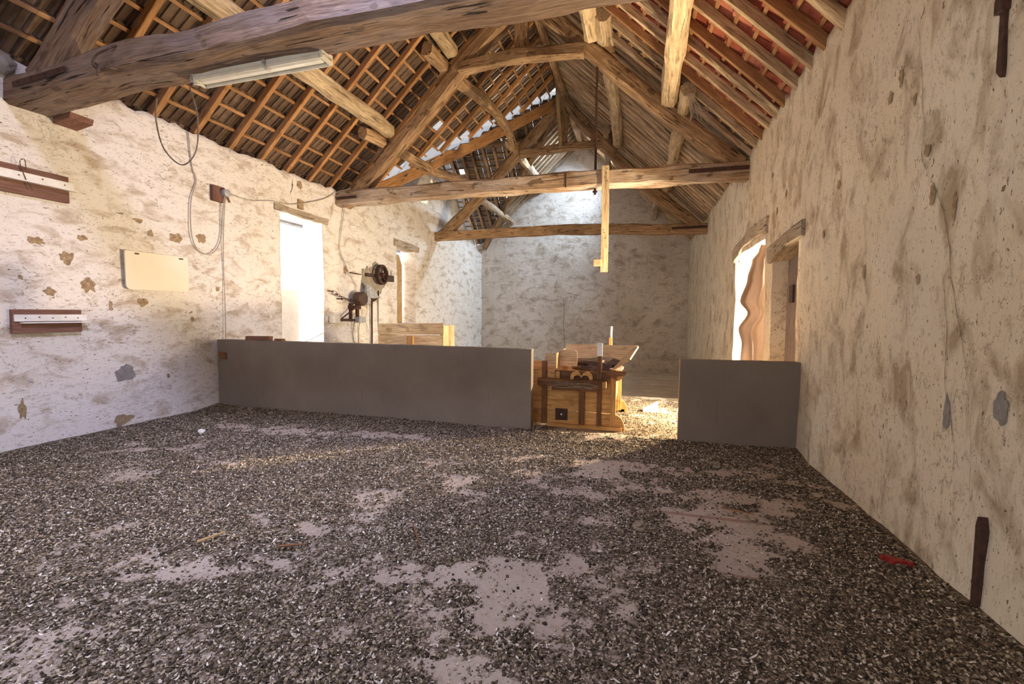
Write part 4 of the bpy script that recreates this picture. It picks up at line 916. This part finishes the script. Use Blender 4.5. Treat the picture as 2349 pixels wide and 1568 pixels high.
mb = MB(); mb.prism([(-.47, .80), (-.155, .80), (-.165, .755), (-.21, .735), (-.27, .73), (-.285, .68), (-.33, .70), (-.40, .755), (-.45, .77)], 'y', YW-.03, YW+.0); mb.build('shaped_bracket', 'brownwood', r)
mb = MB(); mb.prism([(-.285, .66), (-.23, .68), (-.18, .73), (-.165, .79), (-.285, .79)], 'y', YW+.0, YW+.03); mb.build('shaped_bracket', 'orange', r)
for Y_ in (YW-.02, YE-.0):
    mb = MB(); mb.prism([(-.29, .0), (-.165, .0)]+[(-.29+.125*math.cos(a), .02+.19*math.sin(a)) for a in np.linspace(.1, math.pi/2, 9)], 'y', Y_, Y_+.035); mb.build('curved_foot', 'orange', r)
mb = MB(); mb.box((-1.10, YW+.018, .085), (-.93, YW+.032, .245)); mb.build('square_vent', 'iron', r)
mb = MB(); mb.lathe((-1.015, YW+.016, .165), 'y', [(.012, -.006), (.014, .004)], 10); mb.build('vent_knob', 'strip', r)
# flared hopper
def slab(name, pts, th, mat='box'):
    a, b_, c_ = Vector(pts[0]), Vector(pts[1]), Vector(pts[2]); n_ = (b_-a).cross(c_-a).normalized()*th; mb = MB()
    P0 = [Vector(p) for p in pts]; P1 = [p+n_ for p in P0]; k = len(P0)
    mb.add([*P0, *P1], [tuple(range(k)), tuple(range(k, 2*k))[::-1]]+[(i, (i+1) % k, (i+1) % k+k, i+k) for i in range(k)]); return mb.build(name, mat, r)
slab('hopper_board', [(-1.13, YE-.10, .80), (-.35, YE-.10, .80), (-.02, YE+.05, 1.05), (-1.16, YE+.05, 1.05)], .02)
slab('hopper_board', [(-.34, YW+.05, .81), (-.34, YE-.10, .80), (-.02, YE+.05, 1.05), (-.12, YW+.05, .96)], .02)
slab('hopper_board', [(-1.12, YW+.05, .79), (-1.12, YE-.10, .80), (-1.16, YE+.05, 1.0), (-1.12, YW+.05, 1.0)], .02)
slab('hopper_board', [(-1.12, YW+.35, .80), (-.85, YW+.35, .80), (-.85, YW+.35, 1.0), (-.88, YW+.35, 1.03), (-1.12, YW+.35, 1.04)], .02)
slab('hopper_board', [(-1.33, YW+.40, .78), (-1.13, YW+.40, .78), (-1.13, YW+.40, .97), (-1.33, YW+.40, .97)], .02)
mb = MB(); rock(mb, (-.62, 6.85, .80), (.40, .38, .09), 3, .5); h_ = mb.build('hopper_litter', 'dungm' if 'dungm' in M else 'blackiron', r); h_['label'] = 'dark heap of dry litter'
mb = MB()
for i in range(12): mb.tube(spline([(random.uniform(-1.2, -.45), YW-.13+random.uniform(-.02, .02), .64), (random.uniform(-1.2, -.45), YW-.14, .60), (random.uniform(-1.2, -.45), YW-.13, .55+random.uniform(0, .04))], 3), .0014, 4)
tag(mb.build('cobweb', 'web', r), kind='stuff')
r2 = empty('tall_post', (-.46, 7.62, 0), 'thin upright post with a pale tip standing behind the winnowing machine', 'post')
mb = MB(); mb.box((-.485, 7.6, 0), (-.43, 7.65, 1.17)); bev(mb.build('lower_post', 'orange', r2)); mb = MB(); mb.tube([(-.452, 7.625, 1.17), (-.450, 7.625, 1.35)], .018, 8); mb.build('tip', 'strip', r2)
mb = MB(); mb.box((-.54, YW-.035, .99), (-.47, YW-.02, 1.165)); s = mb.build('pale_cover', 'strip', r); s['label'] = 'pale strip on the tall post'

# ------------------------------------------------------------- loose things on floor and partition
r = empty('cardboard_box', (.2, 7.48, 0), 'small open white cardboard box on sunlit floor past the winnowing machine', 'box')
mb = MB(); mb.box((.08, 7.44, .0), (.31, 7.58, .05)); mb.build('tray', 'paper', r); mb = MB(); mb.prism([(.10, .05), (.31, .05), (.31, .17)], 'y', 7.57, 7.58); mb.build('flap', 'paper', r)
mb = MB(); mb.add([(.60, 7.6, 0), (.68, 7.62, 0), (.66, 7.63, .09), (.62, 7.61, .12), (.60, 7.605, .0), (.68, 7.625, 0), (.66, 7.635, .09), (.62, 7.615, .12)], [(0, 1, 2, 3), (7, 6, 5, 4), (0, 4, 5, 1), (3, 2, 6, 7), (0, 3, 7, 4), (1, 5, 6, 2)])
tag(mb.build('card_scrap', 'paper'), 'little grey card scrap standing on sunlit floor near the short partition', 'scrap')
def stick(p0, p1, w, h, mat, label, name='wood_splinter'):
    mb = MB(); mb.beam([p0, p1], w, h, .15, .003, .05, taper=.5); return tag(mb.build(name, mat), label, 'stick')
stick((-2.77, 2.24, .035), (-2.70, 2.38, .045), .028, .012, 'box', 'short yellow wood splinter on the droppings at lower left')
stick((-2.22, 2.35, .03), (-2.06, 2.42, .035), .02, .018, 'brownwood', 'short brown stick with a nail on the litter at lower left', 'short_stick')
stick((-1.55, 2.9, .03), (-1.35, 2.62, .03), .010, .008, 'brownwood', 'thin dark twig on the litter left of the bare patches', 'twig')
stick((.66, 3.85, .025), (.88, 3.78, .025), .012, .010, 'brownwood', 'thin dark twig on the bare slabs near the right wall', 'twig')
for i, (x, y, s, lb) in enumerate([(.78, 4.93, .045, 'dark round clod on the bare slab before the short partition'), (.03, 3.32, .045, 'dark clod with pale feathers in the middle of the floor'), (-5.3, 4.4, .04, 'pale lump on the litter near the left wall')]):
    mb = MB(); rock(mb, (x, y, .03), (s, s, s*.7), i*9+3, .6); tag(mb.build('clod', 'earth' if i < 2 else 'paper'), lb, 'clod')
mb = MB(); 
for i in range(5): mb.box((1.47+i*.03, 3.22+random.uniform(-.02, .02), .05), (1.50+i*.03, 3.25+random.uniform(-.01, .02), .066+random.uniform(0, .01)), jit=.006)
tag(mb.build('red_scrap', 'red'), 'crumpled red plastic scrap on the litter beside the right wall', 'scrap')
mb = MB(); mb.box((-5.93, 5.72, 1.10), (-5.50, 5.80, 1.165), rot=.06, ax='z', jit=.008); tag(mb.build('brick', 'brick'), 'red brick lying on the long partition near the left wall', 'brick')
mb = MB(); mb.box((-5.42, 5.74, 1.095), (-5.27, 5.81, 1.13), jit=.01); tag(mb.build('wood_offcut', 'brownwood'), 'small brown offcut beside the brick on the long partition', 'offcut')
mb = MB(); mb.box((-6.42, 5.66, .80), (-6.30, 5.70, .90), jit=.01); tag(mb.build('rusty_hinge', 'brownwood'), 'small rusty hinge plate at left end of the long partition', 'hinge')
mb = MB(); mb.box((XL-.01, 7.56, 3.56), (XL+.03, 7.70, 3.74)); mb.build('wall_socket_hole', 'clay', wl)
# cobwebs draped at the log end on the right
mb = MB()
for i in range(16): 
    a = random.uniform(0, .2); mb.tube(spline([(.66+random.uniform(-.1, .1), 8.08, 5.12), (.70+a, 8.1, 4.9-random.uniform(0, .1)), (.68+a*1.6, 8.12, 4.72+random.uniform(-.1, .2))], 4), .0035, 4)
tag(mb.build('cobweb', 'web'), 'dusty cobweb hanging from the round purlin end on the right', 'cobweb', kind='stuff')

# ------------------------------------------------------------- light
w_ = bpy.data.worlds.new('World'); sc.world = w_; w_.use_nodes = True; t = w_.node_tree
bg = t.nodes['Background']; bg.inputs[0].default_value = (.78, .88, 1., 1); bg.inputs[1].default_value = 3.0
def area(name, loc, target, sx, sy, power, col):
    l = bpy.data.lights.new(name, 'AREA'); l.shape = 'RECTANGLE'; l.size = sx; l.size_y = sy; l.energy = power; l.color = col
    o = bpy.data.objects.new(name, l); COL.objects.link(o); o.location = loc
    o.rotation_euler = (Vector(target)-Vector(loc)).to_track_quat('-Z', 'Y').to_euler()
    if 'near' in name: l.spread = math.radians(125)
    return o
def sun(d, e, col, ang):
    l = bpy.data.lights.new('sun', 'SUN'); l.energy = e; l.color = col; l.angle = ang; o = bpy.data.objects.new('sun', l); COL.objects.link(o)
    o.rotation_euler = Vector(d).to_track_quat('Z', 'Y').to_euler(); o.location = (6, 14, 6)
sun((.80, .60, .344), 8, (1., .78, .50), .012)
area('light_doorway', (2.75, 8.6, 1.5), (-6, 7.0, 2.0), 2.2, 2.7, 560, (1., .82, .56))
area('light_window', (-7.5, 7.8, 2.2), (0, 7.4, 2.0), 1.9, 3.9, 380, (1., .90, .76))
area('light_window_far', (-7.4, 11.9, 2.5), (0, 11.5, 2.0), 1.1, 2.2, 60, (1., .90, .74))
area('light_skylight_far', (-1.15, 16.8, 7.85), (-4.5, 15.5, 2), 1.0, .8, 700, (.62, .80, 1.))
area('light_skylight_near', (-.35, 1.6, 7.0), (-4.2, 3.2, 2.2), 1.0, .5, 430, (.60, .65, 1.))
area('light_front_fill', (-2.2, YF-.35, 1.6), (-2.2, 5, 2.4), 3.2, 2.6, 55, (1., .92, .82))  # added fill lamp behind the camera, lifts the ambient light of the whole loft
l = bpy.data.lights.new('work_light', 'SPOT'); l.energy = 1700; l.color = (1., .77, .48); l.shadow_soft_size = .06; l.spot_size = math.radians(150); l.spot_blend = .35
o = bpy.data.objects.new('work_light', l); COL.objects.link(o); o.location = (1.60, 7.15, .85)
o.rotation_euler = Vector((-1, -.32, .22)).to_track_quat('-Z', 'Y').to_euler()
# ------------------------------------------------------------- camera
yaw, pitch, roll = [math.radians(a) for a in (-15.68, -3.6, .46)]
f = Vector((math.sin(yaw)*math.cos(pitch), math.cos(yaw)*math.cos(pitch), math.sin(pitch))); rr = Vector((math.cos(yaw), -math.sin(yaw), 0)); u = rr.cross(f)
c_, s_ = math.cos(roll), math.sin(roll); r_ = c_*rr+s_*u; u_ = -s_*rr+c_*u
cam = bpy.data.cameras.new('camera'); cam.lens = 36*1044/2349; cam.sensor_width = 36; cam.clip_start = .05; cam.clip_end = 200
co = bpy.data.objects.new('camera', cam); COL.objects.link(co)
co.matrix_world = Matrix(((r_.x, u_.x, -f.x, 0), (r_.y, u_.y, -f.y, 0), (r_.z, u_.z, -f.z, 1.55), (0, 0, 0, 1)))
sc.camera = co
vs = sc.view_settings; vs.view_transform = 'Standard'; vs.look = 'None'; vs.gamma = 1; vs.use_curve_mapping = False; vs.exposure = -0.08
